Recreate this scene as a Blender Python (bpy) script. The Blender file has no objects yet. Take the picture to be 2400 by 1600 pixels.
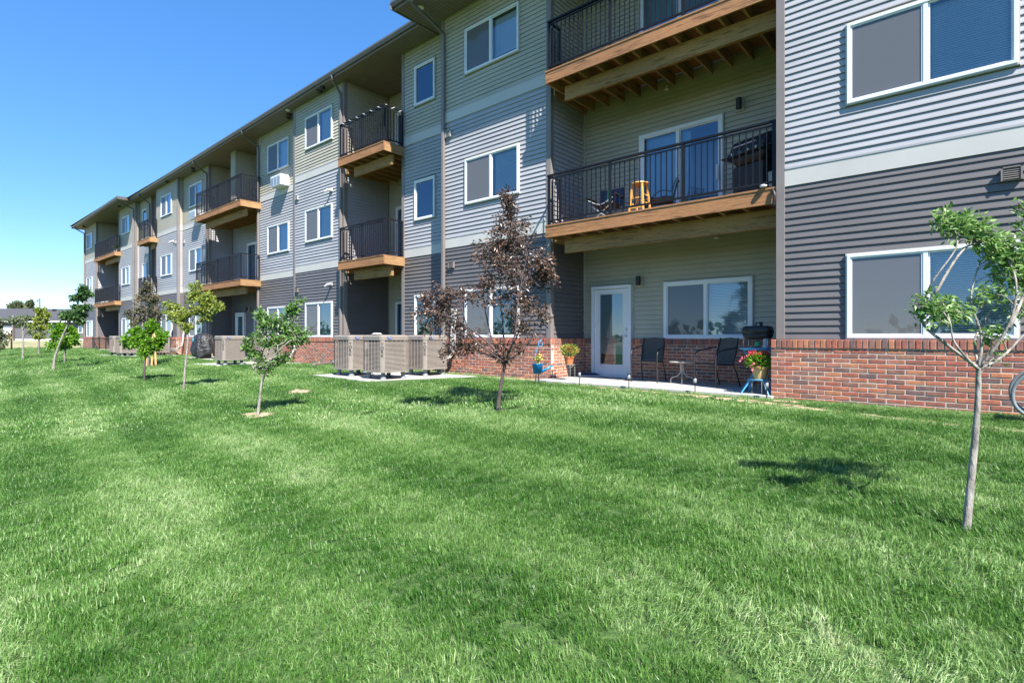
import bpy, math, random
import numpy as np
from mathutils import Vector, Matrix
R = random.Random(7)
NR = np.random.default_rng(7)
D = bpy.data
S = bpy.context.scene
COL = S.collection
# ------------------------------------------------------------------ camera, sky, sun
EYE = 0.93
TH = math.radians(41.0); ST, CT = math.sin(TH), math.cos(TH)
FPX, HZ = 1265.0, 788.0
cam = D.objects.new('camera', D.cameras.new('camera')); COL.objects.link(cam)
cam.location = (0, 0, EYE); cam.rotation_euler = (math.pi/2, 0, TH)
cam.data.sensor_width = 36; cam.data.lens = 36*FPX/2400; cam.data.shift_y = -12/2400
cam.data.clip_start = .05; cam.data.clip_end = 3000
S.camera = cam
SUN = Vector((.75, -.365, 1.0)).normalized()
el = math.asin(SUN.z)
W = D.worlds.new('World'); S.world = W; W.use_nodes = True
nt = W.node_tree; nt.nodes.clear()
sky = nt.nodes.new('ShaderNodeTexSky'); sky.sky_type = 'NISHITA'; sky.sun_disc = False
sky.sun_elevation = el; sky.sun_rotation = math.atan2(SUN.x, SUN.y)
sky.altitude = 300; sky.air_density = .66; sky.dust_density = 0; sky.ozone_density = 3
hs = nt.nodes.new('ShaderNodeHueSaturation'); hs.inputs['Saturation'].default_value = 1.62; hs.inputs['Hue'].default_value = .508; hs.inputs['Value'].default_value = 1.55
gm = nt.nodes.new('ShaderNodeGamma'); gm.inputs[1].default_value = .6; nt.links.new(sky.outputs[0], gm.inputs[0])
bg = nt.nodes.new('ShaderNodeBackground'); bg.inputs[1].default_value = .13
wo = nt.nodes.new('ShaderNodeOutputWorld')
nt.links.new(gm.outputs[0], hs.inputs['Color']); nt.links.new(hs.outputs[0], bg.inputs[0]); nt.links.new(bg.outputs[0], wo.inputs[0])
sl = D.lights.new('sun', 'SUN'); sl.energy = 5.0; sl.angle = math.radians(.53); sl.color = (1, .95, .88)
so = D.objects.new('sun', sl); COL.objects.link(so); so.rotation_euler = SUN.to_track_quat('Z', 'Y').to_euler()
S.view_settings.view_transform = 'Standard'; S.view_settings.look = 'None'
S.view_settings.exposure = 1.42; S.view_settings.gamma = 1; S.view_settings.use_curve_mapping = False
S.render.engine = 'CYCLES'
S.cycles.max_bounces = 8; S.cycles.transparent_max_bounces = 16; S.cycles.caustics_reflective = False; S.cycles.caustics_refractive = False

# a measured point of the photograph turned into a point of the place (depth t along the view axis)
def ray(px):
    u = (px-1200)/FPX
    return (-ST+u*CT, CT+u*ST)
def at(px, py, t):
    a, b = ray(px); return Vector((a*t, b*t, EYE-(py-HZ)*t/FPX))
def ground_z(x, y):
    z = -.62+.086*max(y, -3)
    z = min(z, -.035)
    if x < -56: z += (min(.34-z, 2))*min(1, (-56-x)/30)
    return z
def on_ground(px, py):
    a, b = ray(px); t = 5
    for _ in range(60):
        t2 = (EYE-ground_z(a*t, b*t))*FPX/(py-HZ); t = .5*t+.5*t2
    return t, Vector((a*t, b*t, ground_z(a*t, b*t)))

# ------------------------------------------------------------------ materials
def nodes(name):
    m = D.materials.new(name); m.use_nodes = True; t = m.node_tree; t.nodes.clear()
    o = t.nodes.new('ShaderNodeOutputMaterial'); b = t.nodes.new('ShaderNodeBsdfPrincipled'); t.links.new(b.outputs[0], o.inputs[0])
    return m, t, b, o
def noise(t, scale, stretch=(1, 1, 1), detail=3, src=None, dist=0):
    g = t.nodes.new('ShaderNodeNewGeometry'); mp = t.nodes.new('ShaderNodeMapping'); mp.inputs['Scale'].default_value = stretch
    n = t.nodes.new('ShaderNodeTexNoise'); n.inputs['Scale'].default_value = scale; n.inputs['Detail'].default_value = detail; n.inputs['Distortion'].default_value = dist
    t.links.new(src if src else g.outputs['Position'], mp.inputs[0]); t.links.new(mp.outputs[0], n.inputs['Vector'])
    return n.outputs['Fac']
def ramp(t, fac, stops):
    r = t.nodes.new('ShaderNodeValToRGB'); e = r.color_ramp.elements
    while len(e) < len(stops): e.new(.5)
    for k, (p, c) in enumerate(stops): e[k].position = p; e[k].color = (*c, 1)
    t.links.new(fac, r.inputs[0]); return r.outputs[0]
def mat(name, c, rough=.6, var=.12, scale=3, stretch=(1, 1, 1), bump=0, bscale=80, metal=0, spec=.5, c2=None, bdist=.004):
    m, t, b, o = nodes(name)
    lo = tuple(x*(1-var) for x in c); hi = c2 if c2 else tuple(min(1, x*(1+var)) for x in c)
    t.links.new(ramp(t, noise(t, scale, stretch, 5), [(.3, lo), (.7, hi)]), b.inputs['Base Color'])
    b.inputs['Roughness'].default_value = rough; b.inputs['Metallic'].default_value = metal; b.inputs['Specular IOR Level'].default_value = spec
    if bump:
        bp = t.nodes.new('ShaderNodeBump'); bp.inputs['Strength'].default_value = bump; bp.inputs['Distance'].default_value = bdist
        t.links.new(noise(t, bscale, stretch, 4), bp.inputs['Height']); t.links.new(bp.outputs[0], b.inputs['Normal'])
    return m
def wood(name, c, dark, axis=0, sc=1.0):
    m, t, b, o = nodes(name)
    st = [14*sc, 14*sc, 14*sc]; st[axis] = .8*sc
    n1 = noise(t, 2.6, tuple(st), 7, dist=.9); n2 = noise(t, 5, tuple(st), 4); n3 = noise(t, .9, (1, 1, 1), 2)
    c1 = ramp(t, n1, [(.34, dark), (.43, tuple(x*.8 for x in c)), (.5, tuple(x*1.1 for x in c)), (.57, tuple(x*.72 for x in c)), (.62, tuple(x*1.15 for x in c)), (.72, tuple(x*.75 for x in c))])
    mx = t.nodes.new('ShaderNodeMix'); mx.data_type = 'RGBA'; mx.blend_type = 'MULTIPLY'; mx.inputs['Factor'].default_value = .7
    t.links.new(c1, mx.inputs[6]); t.links.new(ramp(t, n3, [(.3, (.72, .72, .7)), (.7, (1.1, 1.08, 1.05))]), mx.inputs[7])
    t.links.new(mx.outputs[2], b.inputs['Base Color']); b.inputs['Roughness'].default_value = .75
    bp = t.nodes.new('ShaderNodeBump'); bp.inputs['Strength'].default_value = .4; bp.inputs['Distance'].default_value = .003
    t.links.new(n2, bp.inputs['Height']); t.links.new(bp.outputs[0], b.inputs['Normal'])
    return m
def glassy(name, tint, base=.12, gain=1.0, diff=None):
    m, t, b, o = nodes(name); t.nodes.remove(b)
    tr = t.nodes.new('ShaderNodeBsdfTransparent'); tr.inputs[0].default_value = (*tint, 1)
    gl = t.nodes.new('ShaderNodeBsdfGlossy'); gl.inputs['Roughness'].default_value = .015; gl.inputs[0].default_value = (.68, .85, 1, 1)
    fr = t.nodes.new('ShaderNodeFresnel'); fr.inputs[0].default_value = 1.6
    ma = t.nodes.new('ShaderNodeMath'); ma.operation = 'MULTIPLY_ADD'; ma.inputs[1].default_value = gain; ma.inputs[2].default_value = base; ma.use_clamp = True
    t.links.new(fr.outputs[0], ma.inputs[0])
    bp = t.nodes.new('ShaderNodeBump'); bp.inputs['Strength'].default_value = .03; bp.inputs['Distance'].default_value = .01
    t.links.new(noise(t, 2.5), bp.inputs['Height']); t.links.new(bp.outputs[0], gl.inputs['Normal'])
    mx = t.nodes.new('ShaderNodeMixShader'); t.links.new(ma.outputs[0], mx.inputs[0]); t.links.new(tr.outputs[0], mx.inputs[1]); t.links.new(gl.outputs[0], mx.inputs[2])
    out = mx.outputs[0]
    if diff:
        df = t.nodes.new('ShaderNodeBsdfDiffuse'); df.inputs[0].default_value = (*diff, 1)
        m2 = t.nodes.new('ShaderNodeMixShader'); m2.inputs[0].default_value = .38
        t.links.new(out, m2.inputs[1]); t.links.new(df.outputs[0], m2.inputs[2]); out = m2.outputs[0]
    t.links.new(out, o.inputs[0]); return m
M = {}
M['sage'] = mat('sage_vinyl', (.385, .36, .29), .55, .08, .9, bump=.15, bscale=8)
M['light'] = mat('light_grey_vinyl', (.33, .33, .35), .55, .08, .9, bump=.15, bscale=8)
M['dark'] = mat('charcoal_vinyl', (.118, .108, .109), .5, .08, 1.2, bump=.15, bscale=8)
M['band'] = mat('pale_trim_board', (.46, .45, .43), .6, .05, 1.5)
M['trim'] = mat('taupe_trim', (.19, .165, .155), .5, .08, 2)
M['gutter'] = mat('dark_bronze_metal', (.10, .09, .082), .4, .1, 2)
M['soffit'] = mat('taupe_soffit', (.17, .15, .125), .6, .08, 2)
M['white'] = mat('white_vinyl', (.66, .68, .71), .35, .03, 2)
M['core'] = mat('sheathing', (.2, .19, .18), .9)
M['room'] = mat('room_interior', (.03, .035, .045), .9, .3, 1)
M['blind'] = mat('white_blind', (.78, .82, .86), .6, .05, 2)
M['curtain'] = mat('vertical_blind_cloth', (.30, .40, .48), .8, .1, 2)
M['glass'] = glassy('window_glass', (.80, .91, .98), .09, 1.2)
M['screen'] = glassy('insect_screen', (.3, .32, .34), .04, .5, (.30, .30, .31))
M['black'] = mat('black_railing_paint', (.007, .008, .012), .5, .2, 4, spec=.25)
M['blackm'] = mat('matt_black_metal', (.015, .014, .014), .5, .2, 4)
M['wood'] = wood('treated_lumber', (.35, .165, .068), (.13, .058, .025), 0)
M['woody'] = wood('treated_lumber_joist', (.38, .22, .10), (.13, .075, .03), 1)
M['beam'] = wood('green_treated_beam', (.36, .20, .075), (.11, .065, .022), 0)
M['mortar'] = mat('mortar', (.46, .41, .34), .95, .2, 12, bump=.5, bscale=120)
BRK = [(.32, .10, .065), (.38, .13, .075), (.27, .10, .07), (.41, .165, .085), (.23, .11, .085), (.165, .095, .085), (.35, .14, .095), (.30, .14, .09)]
for k, c in enumerate(BRK): M['brick%d' % k] = mat('brick_clay_%s' % 'abcdefgh'[k], c, .85, .22, 14, bump=.6, bscale=90)
M['concrete'] = mat('concrete', (.38, .37, .345), .9, .12, 2.5, bump=.3, bscale=60)
M['riser'] = mat('grey_riser_plastic', (.17, .19, .20), .7, .15, 8)
M['shingle'] = mat('charcoal_shingles', (.055, .055, .062), .9, .35, 7, (1, 1, 3), bump=.6, bscale=30)
M['hvac'] = mat('taupe_condenser_steel', (.235, .205, .18), .45, .08, 3)
M['coil'] = mat('dark_coil_fins', (.018, .018, .02), .6, .3, 30)
M['hose'] = mat('pipe_insulation', (.38, .37, .35), .7, .15, 10)
M['tarp'] = mat('black_grill_cover', (.018, .018, .02), .45, .3, 3, bump=1, bscale=9, bdist=.06)
M['blue'] = mat('blue_enamel', (.01, .23, .62), .3, .05, 3)
M['ltblue'] = mat('light_blue_paint', (.06, .30, .55), .4, .08, 3)
M['terra'] = mat('terracotta', (.50, .16, .06), .8, .12, 10)
M['tanpot'] = mat('tan_pot', (.48, .33, .15), .6, .1, 6)
M['wire'] = mat('verdigris_wire', (.20, .22, .19), .6, .2, 12)
M['steel'] = mat('pale_steel', (.5, .5, .5), .3, .1, 5, metal=.6)
M['sling'] = mat('grey_sling_fabric', (.075, .07, .065), .9, .15, 30)
M['brown'] = mat('bronze_chair_frame', (.03, .022, .02), .45, .2, 4)
M['tabletop'] = mat('beige_table_top', (.42, .36, .30), .35, .1, 5)
M['tableleg'] = mat('beige_painted_leg', (.45, .42, .36), .5, .1, 5)
M['stool'] = mat('varnished_pine', (.62, .33, .08), .4, .2, 5, (6, 6, 1))
M['camp'] = mat('navy_camp_cloth', (.035, .045, .09), .9, .2, 8)
M['green'] = mat('green_cloth', (.06, .42, .18), .8, .1, 8)
M['red'] = mat('red_petals', (.55, .02, .06), .6, .25, 20)
M['pink'] = mat('pink_petals', (.75, .14, .2), .6, .2, 20)
M['yellow'] = mat('yellow_petals', (.75, .62, .10), .6, .2, 20)
M['orange'] = mat('orange_petals', (.75, .22, .06), .6, .2, 20)
M['stake'] = mat('pine_stake', (.55, .35, .16), .8, .2, 8)
M['soil'] = mat('potting_soil', (.04, .028, .02), .95)
M['turq'] = mat('turquoise_print', (.02, .45, .55), .5)
M['housewall'] = mat('grey_house_siding', (.10, .10, .115), .7, .1, 1, (1, 1, 12))
M['label'] = mat('blue_badge', (.01, .05, .25), .3)
M['lamp'] = mat('frosted_lens', (.75, .76, .66), .4)
def leafmat(name, a, b2, trans=.35, rough=.45):
    m, t, b, o = nodes(name)
    ge = t.nodes.new('ShaderNodeNewGeometry')
    c = ramp(t, ge.outputs['Random Per Island'], [(0, a), (.55, tuple((x+y)/2 for x, y in zip(a, b2))), (1, b2)])
    t.links.new(c, b.inputs['Base Color']); b.inputs['Roughness'].default_value = rough
    tl = t.nodes.new('ShaderNodeBsdfTranslucent'); t.links.new(c, tl.inputs[0])
    mx = t.nodes.new('ShaderNodeMixShader'); mx.inputs[0].default_value = trans
    t.links.new(b.outputs[0], mx.inputs[1]); t.links.new(tl.outputs[0], mx.inputs[2]); t.links.new(mx.outputs[0], o.inputs[0])
    return m
M['lf_maroon'] = leafmat('maroon_leaves', (.04, .028, .02), (.17, .10, .072), .15, .35)
M['lf_green'] = leafmat('green_leaves', (.05, .14, .02), (.20, .34, .09), .4)
M['lf_pale'] = leafmat('grey_green_leaves', (.07, .18, .03), (.32, .47, .16), .4)
M['lf_dark'] = leafmat('dark_green_leaves', (.025, .08, .02), (.10, .20, .05), .35)
M['lf_lime'] = leafmat('yellow_green_leaves', (.12, .20, .02), (.42, .46, .09), .45)
M['lf_bright'] = leafmat('bright_green_leaves', (.07, .20, .01), (.22, .42, .03), .45)
M['lf_purple'] = leafmat('purple_green_leaves', (.04, .045, .025), (.15, .14, .07), .25)
M['lf_olive'] = leafmat('olive_leaves', (.07, .10, .05), (.22, .26, .13), .3)
M['bark_pale'] = mat('pale_bark', (.25, .225, .20), .9, .5, 26, (1, 1, .35), bump=1, bscale=45, bdist=.012)
M['bark_grey'] = mat('grey_bark', (.17, .15, .14), .9, .35, 18, (1, 1, .35), bump=1, bscale=45, bdist=.01)
M['bark_dark'] = mat('dark_bark', (.075, .055, .055), .85, .35, 18, (1, 1, .35), bump=1, bscale=45, bdist=.01)

# ------------------------------------------------------------------ mesh helpers
class MB:
    def __init__(s): s.v = []; s.f = []; s.m = []
    def add(s, vs, fs, mi=0):
        n = len(s.v); s.v += [tuple(p) for p in vs]; s.f += [tuple(i+n for i in f) for f in fs]; s.m += [mi]*len(fs); return s
    def box(s, x0, x1, y0, y1, z0, z1, mi=0):
        return s.add([(x0, y0, z0), (x1, y0, z0), (x1, y1, z0), (x0, y1, z0), (x0, y0, z1), (x1, y0, z1), (x1, y1, z1), (x0, y1, z1)],
                     [(0, 3, 2, 1), (4, 5, 6, 7), (0, 1, 5, 4), (1, 2, 6, 5), (2, 3, 7, 6), (3, 0, 4, 7)], mi)
    def bar(s, a, b, w, h=None, mi=0, up=(0, 0, 1)):
        a = Vector(a); b = Vector(b); d = (b-a).normalized(); h = h or w
        u = Vector(up)
        if abs(d.dot(u)) > .98: u = Vector((0, 1, 0))
        r = d.cross(u).normalized()*w/2; q = r.cross(d).normalized()*h/2
        vs = [p+i*r+j*q for p in (a, b) for i, j in ((-1, -1), (1, -1), (1, 1), (-1, 1))]
        return s.add(vs, [(3, 2, 1, 0), (4, 5, 6, 7), (0, 1, 5, 4), (1, 2, 6, 5), (2, 3, 7, 6), (3, 0, 4, 7)], mi)
    def tube(s, pts, rad, n=8, mi=0, cap=True):
        pts = [Vector(p) for p in pts]; rs = rad if isinstance(rad, (list, tuple)) else [rad]*len(pts)
        base = len(s.v); prev = None
        for i, p in enumerate(pts):
            d = (pts[min(i+1, len(pts)-1)]-pts[max(i-1, 0)]).normalized()
            if prev is None: u = Vector((1, 0, 0)) if abs(d.x) < .9 else Vector((0, 1, 0))
            else: u = prev
            u = (u-d*u.dot(d)).normalized(); w = d.cross(u); prev = u
            for k in range(n):
                a = 2*math.pi*k/n; s.v.append(tuple(p+(u*math.cos(a)+w*math.sin(a))*rs[i]))
        for i in range(len(pts)-1):
            for k in range(n):
                a = base+i*n+k; b = base+i*n+(k+1) % n
                s.f.append((a, b, b+n, a+n)); s.m.append(mi)
        if cap:
            s.f.append(tuple(base+k for k in reversed(range(n)))); s.m.append(mi)
            e = base+(len(pts)-1)*n; s.f.append(tuple(e+k for k in range(n))); s.m.append(mi)
        return s
    def lathe(s, prof, c=(0, 0, 0), n=20, mi=0, sx=1, sy=1):
        base = len(s.v)
        for r, z in prof:
            for k in range(n):
                a = 2*math.pi*k/n; s.v.append((c[0]+r*math.cos(a)*sx, c[1]+r*math.sin(a)*sy, c[2]+z))
        for i in range(len(prof)-1):
            for k in range(n):
                a = base+i*n+k; b = base+i*n+(k+1) % n; s.f.append((a, b, b+n, a+n)); s.m.append(mi)
        return s
    def rect(s, o, u, w, mi=0):   # parallelogram
        o = Vector(o); u = Vector(u); w = Vector(w); return s.add([o, o+u, o+u+w, o+w], [(0, 1, 2, 3)], mi)
    def build(s, name, mats, parent=None, smooth=False, stuff=False, loc=None, bevel=0):
        me = D.meshes.new(name); me.from_pydata(s.v, [], s.f)
        for m in (mats if isinstance(mats, (list, tuple)) else [mats]): me.materials.append(m)
        if len(set(s.m)) > 1: me.polygons.foreach_set('material_index', s.m)
        if smooth: me.polygons.foreach_set('use_smooth', [True]*len(me.polygons))
        me.update(); return link(name, me, parent, stuff, loc, bevel)
def link(name, me, parent=None, stuff=False, loc=None, bevel=0):
    o = D.objects.new(name, me); COL.objects.link(o)
    if loc: o.location = loc
    if parent: o.parent = parent
    if stuff: o['kind'] = 'stuff'
    if bevel:
        b = o.modifiers.new('bevel', 'BEVEL'); b.width = bevel; b.segments = 2; b.limit_method = 'ANGLE'
    return o
def thing(name, label, cat, loc=(0, 0, 0), rz=0, group=None):
    o = D.objects.new(name, None); COL.objects.link(o); o.location = loc; o.rotation_euler = (0, 0, rz); o.empty_display_size = .2
    return tag(o, label, cat, group)
def tag(o, label, cat, group=None):
    o['label'] = label; o['category'] = cat
    if group: o['group'] = group
    return o
def struct(o): o['kind'] = 'structure'; return o
def dup(src, loc=None, rz=None, label=None, top=True, parent=None):
    c = src.copy(); COL.objects.link(c)
    if top:
        if loc is not None: c.location = loc
        if rz is not None: c.rotation_euler = (0, 0, rz)
        if label: c['label'] = label
    else: c.parent = parent
    for ch in list(src.children): dup(ch, top=False, parent=c)
    return c

# ------------------------------------------------------------------ ground
BARE = [(-4.6, 8.66, .6, .16), (-3.7, 8.6, .75, .2), (-3.0, 8.46, .75, .22), (-2.3, 8.28, .6, .2), (-1.75, 8.08, .5, .2), (-1.15, 7.92, .42, .13), (-.7, 7.76, .4, .13),
        (-.15, 7.6, .45, .12), (.3, 7.48, .4, .1), (-10.2, 5.3, .42, .26), (-7.9, 9.38, 1.2, .2), (-5.4, 8.72, .6, .14), (-2.2, 8.75, .35, .15)]
T3B = on_ground(602.6, 973)[1]; T1B = on_ground(1168, 962)[1]
BARE += [(T3B.x, T3B.y, .42, .24), (T1B.x+.1, T1B.y, .16, .12)]
def bare(x, y):
    b = 0
    for (cx, cy, rx, ry) in BARE:
        d = ((x-cx)/rx)**2+((y-cy)/ry)**2
        d += .8*math.sin(x*17+cy*5)*math.cos(y*23+cx*3)*.6
        b = max(b, 1-d)
    return b-.35
def grid_mesh(name, xs, ys, zf, m, attr=None):
    X, Y = np.meshgrid(xs, ys); nx, ny = len(xs), len(ys)
    V = [(x, y, zf(x, y)) for x, y in zip(X.ravel(), Y.ravel())]
    F = [(j*nx+i, j*nx+i+1, (j+1)*nx+i+1, (j+1)*nx+i) for j in range(ny-1) for i in range(nx-1)]
    me = D.meshes.new(name); me.from_pydata(V, [], F); me.materials.append(m)
    me.polygons.foreach_set('use_smooth', [True]*len(F))
    if attr:
        a = me.attributes.new('bare', 'FLOAT', 'POINT'); a.data.foreach_set('value', [attr(v[0], v[1]) for v in V])
    return struct(link(name, me))
m, t, b, o = nodes('lawn_soil_and_thatch')
M['ground'] = m
at_ = t.nodes.new('ShaderNodeAttribute'); at_.attribute_name = 'bare'
gr = ramp(t, noise(t, 30, detail=6), [(.3, (.028, .06, .012)), (.55, (.05, .11, .02)), (.75, (.12, .15, .045))])
dr = ramp(t, noise(t, 14, detail=8), [(.3, (.30, .22, .13)), (.7, (.48, .37, .25))])
ad = t.nodes.new('ShaderNodeMath'); ad.operation = 'MULTIPLY_ADD'; ad.inputs[1].default_value = 1.0
nn = noise(t, 11, detail=6); sb = t.nodes.new('ShaderNodeMath'); sb.operation = 'SUBTRACT'; sb.inputs[1].default_value = .5
t.links.new(nn, sb.inputs[0]); t.links.new(sb.outputs[0], ad.inputs[0]); ad.inputs[1].default_value = 1.1; t.links.new(at_.outputs['Fac'], ad.inputs[2])
st_ = t.nodes.new('ShaderNodeMath'); st_.operation = 'MULTIPLY'; st_.inputs[1].default_value = 4; st_.use_clamp = True; t.links.new(ad.outputs[0], st_.inputs[0])
mx = t.nodes.new('ShaderNodeMix'); mx.data_type = 'RGBA'; t.links.new(st_.outputs[0], mx.inputs['Factor']); t.links.new(gr, mx.inputs[6]); t.links.new(dr, mx.inputs[7])
t.links.new(mx.outputs[2], b.inputs['Base Color']); b.inputs['Roughness'].default_value = 1
bp = t.nodes.new('ShaderNodeBump'); bp.inputs['Distance'].default_value = .03; t.links.new(noise(t, 40, detail=6), bp.inputs['Height']); t.links.new(bp.outputs[0], b.inputs['Normal'])
def lumps(x, y): return .012*math.sin(x*1.3+.7*math.sin(y))*math.sin(y*1.7+1)
xs = np.concatenate([np.arange(-58, -13, .6), np.arange(-13, 3.2, .07), np.arange(3.5, 60, 4)])
ys = np.concatenate([np.arange(-60, -6, 4), np.arange(-5, 5, .35), np.arange(5, 9.6, .07), np.arange(10, 14, .8), np.arange(18, 80, 8)])
grid_mesh('lawn', xs, ys, lambda x, y: ground_z(x, y)+(lumps(x, y) if y < 8.4 else 0), M['ground'], bare)
m, t, b, o = nodes('dry_field_grass'); M['field'] = m
t.links.new(ramp(t, noise(t, .6, detail=9), [(.3, (.11, .15, .05)), (.5, (.24, .22, .10)), (.65, (.32, .28, .15)), (.8, (.14, .19, .06))]), b.inputs['Base Color']); b.inputs['Roughness'].default_value = 1
grid_mesh('field', np.concatenate([np.arange(-1200, -100, 60), np.arange(-100, -58, 3), [-58]]), np.concatenate([np.arange(-600, -60, 60), np.arange(-60, 80, 6), np.arange(80, 900, 60)]), lambda x, y: ground_z(x, y)-.004, M['field'])
grid_mesh('far_ground', np.array([-58, 60, 1200]), np.array([78, 900]), lambda x, y: -.05, M['field'])
grid_mesh('far_lawn', np.array([-58., 60, 1200]), np.array([-600., -60]), lambda x, y: -.84, M['ground'])

# ------------------------------------------------------------------ apartment building
BLD = thing('apartment_building', 'long three storey apartment building with grey and sage siding over a red brick base', 'building', (-10, 11, 0))
BLD.location = (0, 0, 0)
ZB = .885; B1, B1T, B2, B2T, ZS = 3.26, 3.54, 6.59, 6.87, 9.40
WIN = [(.90, 2.13), (4.28, 5.47), (7.62, 8.80)]
EXP = .104; LIP = .018
nboard = [0]
def siding(o, u, n, a0, a1, z0, z1, holes, mk, single=False, par=None, name='siding_wall'):
    """lapped boards on the plane through o, along u, facing n"""
    o = Vector(o); u = Vector(u); n = Vector(n); Z = Vector((0, 0, 1))
    bk = MB(); cuts = sorted(set([a0, a1]+[h for q in holes for h in q[:2]]))
    for c0, c1 in zip(cuts, cuts[1:]):
        zs = [(z0, z1)]
        for (h0, h1, y0, y1) in holes:
            if c0 >= h0-1e-6 and c1 <= h1+1e-6:
                zs = [q for (p0, p1) in zs for q in ((p0, min(p1, y0)), (max(p0, y1), p1)) if q[1]-q[0] > 1e-4]
        for p0, p1 in zs: bk.rect(o+u*c0+Z*p0-n*.03, u*(c1-c0), Z*(p1-p0))
    wall = bk.build(name, M[mk], BLD)
    big = MB(); k = 0; zz = z0
    while zz < z1-1e-4:
        top = min(zz+EXP, z1); segs = [(a0, a1)]
        for (h0, h1, y0, y1) in holes:
            if top > y0+.01 and zz < y1-.01:
                segs = [q for (p0, p1) in segs for q in ((p0, min(p1, h0)), (max(p0, h1), p1)) if q[1]-q[0] > .005]
        s2 = []
        for p0, p1 in segs:
            if p1-p0 > 1.6 and R.random() < .35: q_ = R.uniform(p0+.4, p1-.4); s2 += [(p0, q_-.001), (q_+.001, p1)]
            else: s2.append((p0, p1))
        for p0, p1 in s2:
            tb = MB() if single and nboard[0] < 296 else big
            lip = LIP*(top-zz)/EXP
            w = R.uniform(-.002, .002)
            tq = top-.007; v = [o+u*p0+Z*zz+n*(lip+w), o+u*p1+Z*zz+n*(lip+w), o+u*p1+Z*tq+n*.001, o+u*p0+Z*tq+n*.001, o+u*p0+Z*(zz)-n*.001, o+u*p1+Z*(zz)-n*.001]
            v += [o+u*p0+Z*(zz+.012)+n*(lip+w), o+u*p1+Z*(zz+.012)+n*(lip+w)]
            tb.add(v, [(6, 7, 2, 3), (0, 1, 7, 6), (4, 5, 1, 0)])
            if tb is not big: nboard[0] += 1; tb.build('siding_board', M[mk], wall)
        zz = top; k += 1
    if big.f: big.build('siding_boards', M[mk], wall, stuff=True)
    return wall
def solidwall(x0, x1, y0, y1, z0, z1, holes):     # sheathing with openings behind the boards
    b_ = MB(); cuts = sorted(set([x0, x1]+[h for q in holes for h in q[:2]]))
    for c0, c1 in zip(cuts, cuts[1:]):
        zs = [(z0, z1)]
        for (h0, h1, a, c) in holes:
            if c0 >= h0-1e-6 and c1 <= h1+1e-6: zs = [q for (p0, p1) in zs for q in ((p0, min(p1, a)), (max(p0, c), p1)) if q[1]-q[0] > 1e-4]
        for p0, p1 in zs: b_.box(c0, c1, y0, y1, p0, p1)
    b_.build('wall_core', M['core'], BLD)
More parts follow.
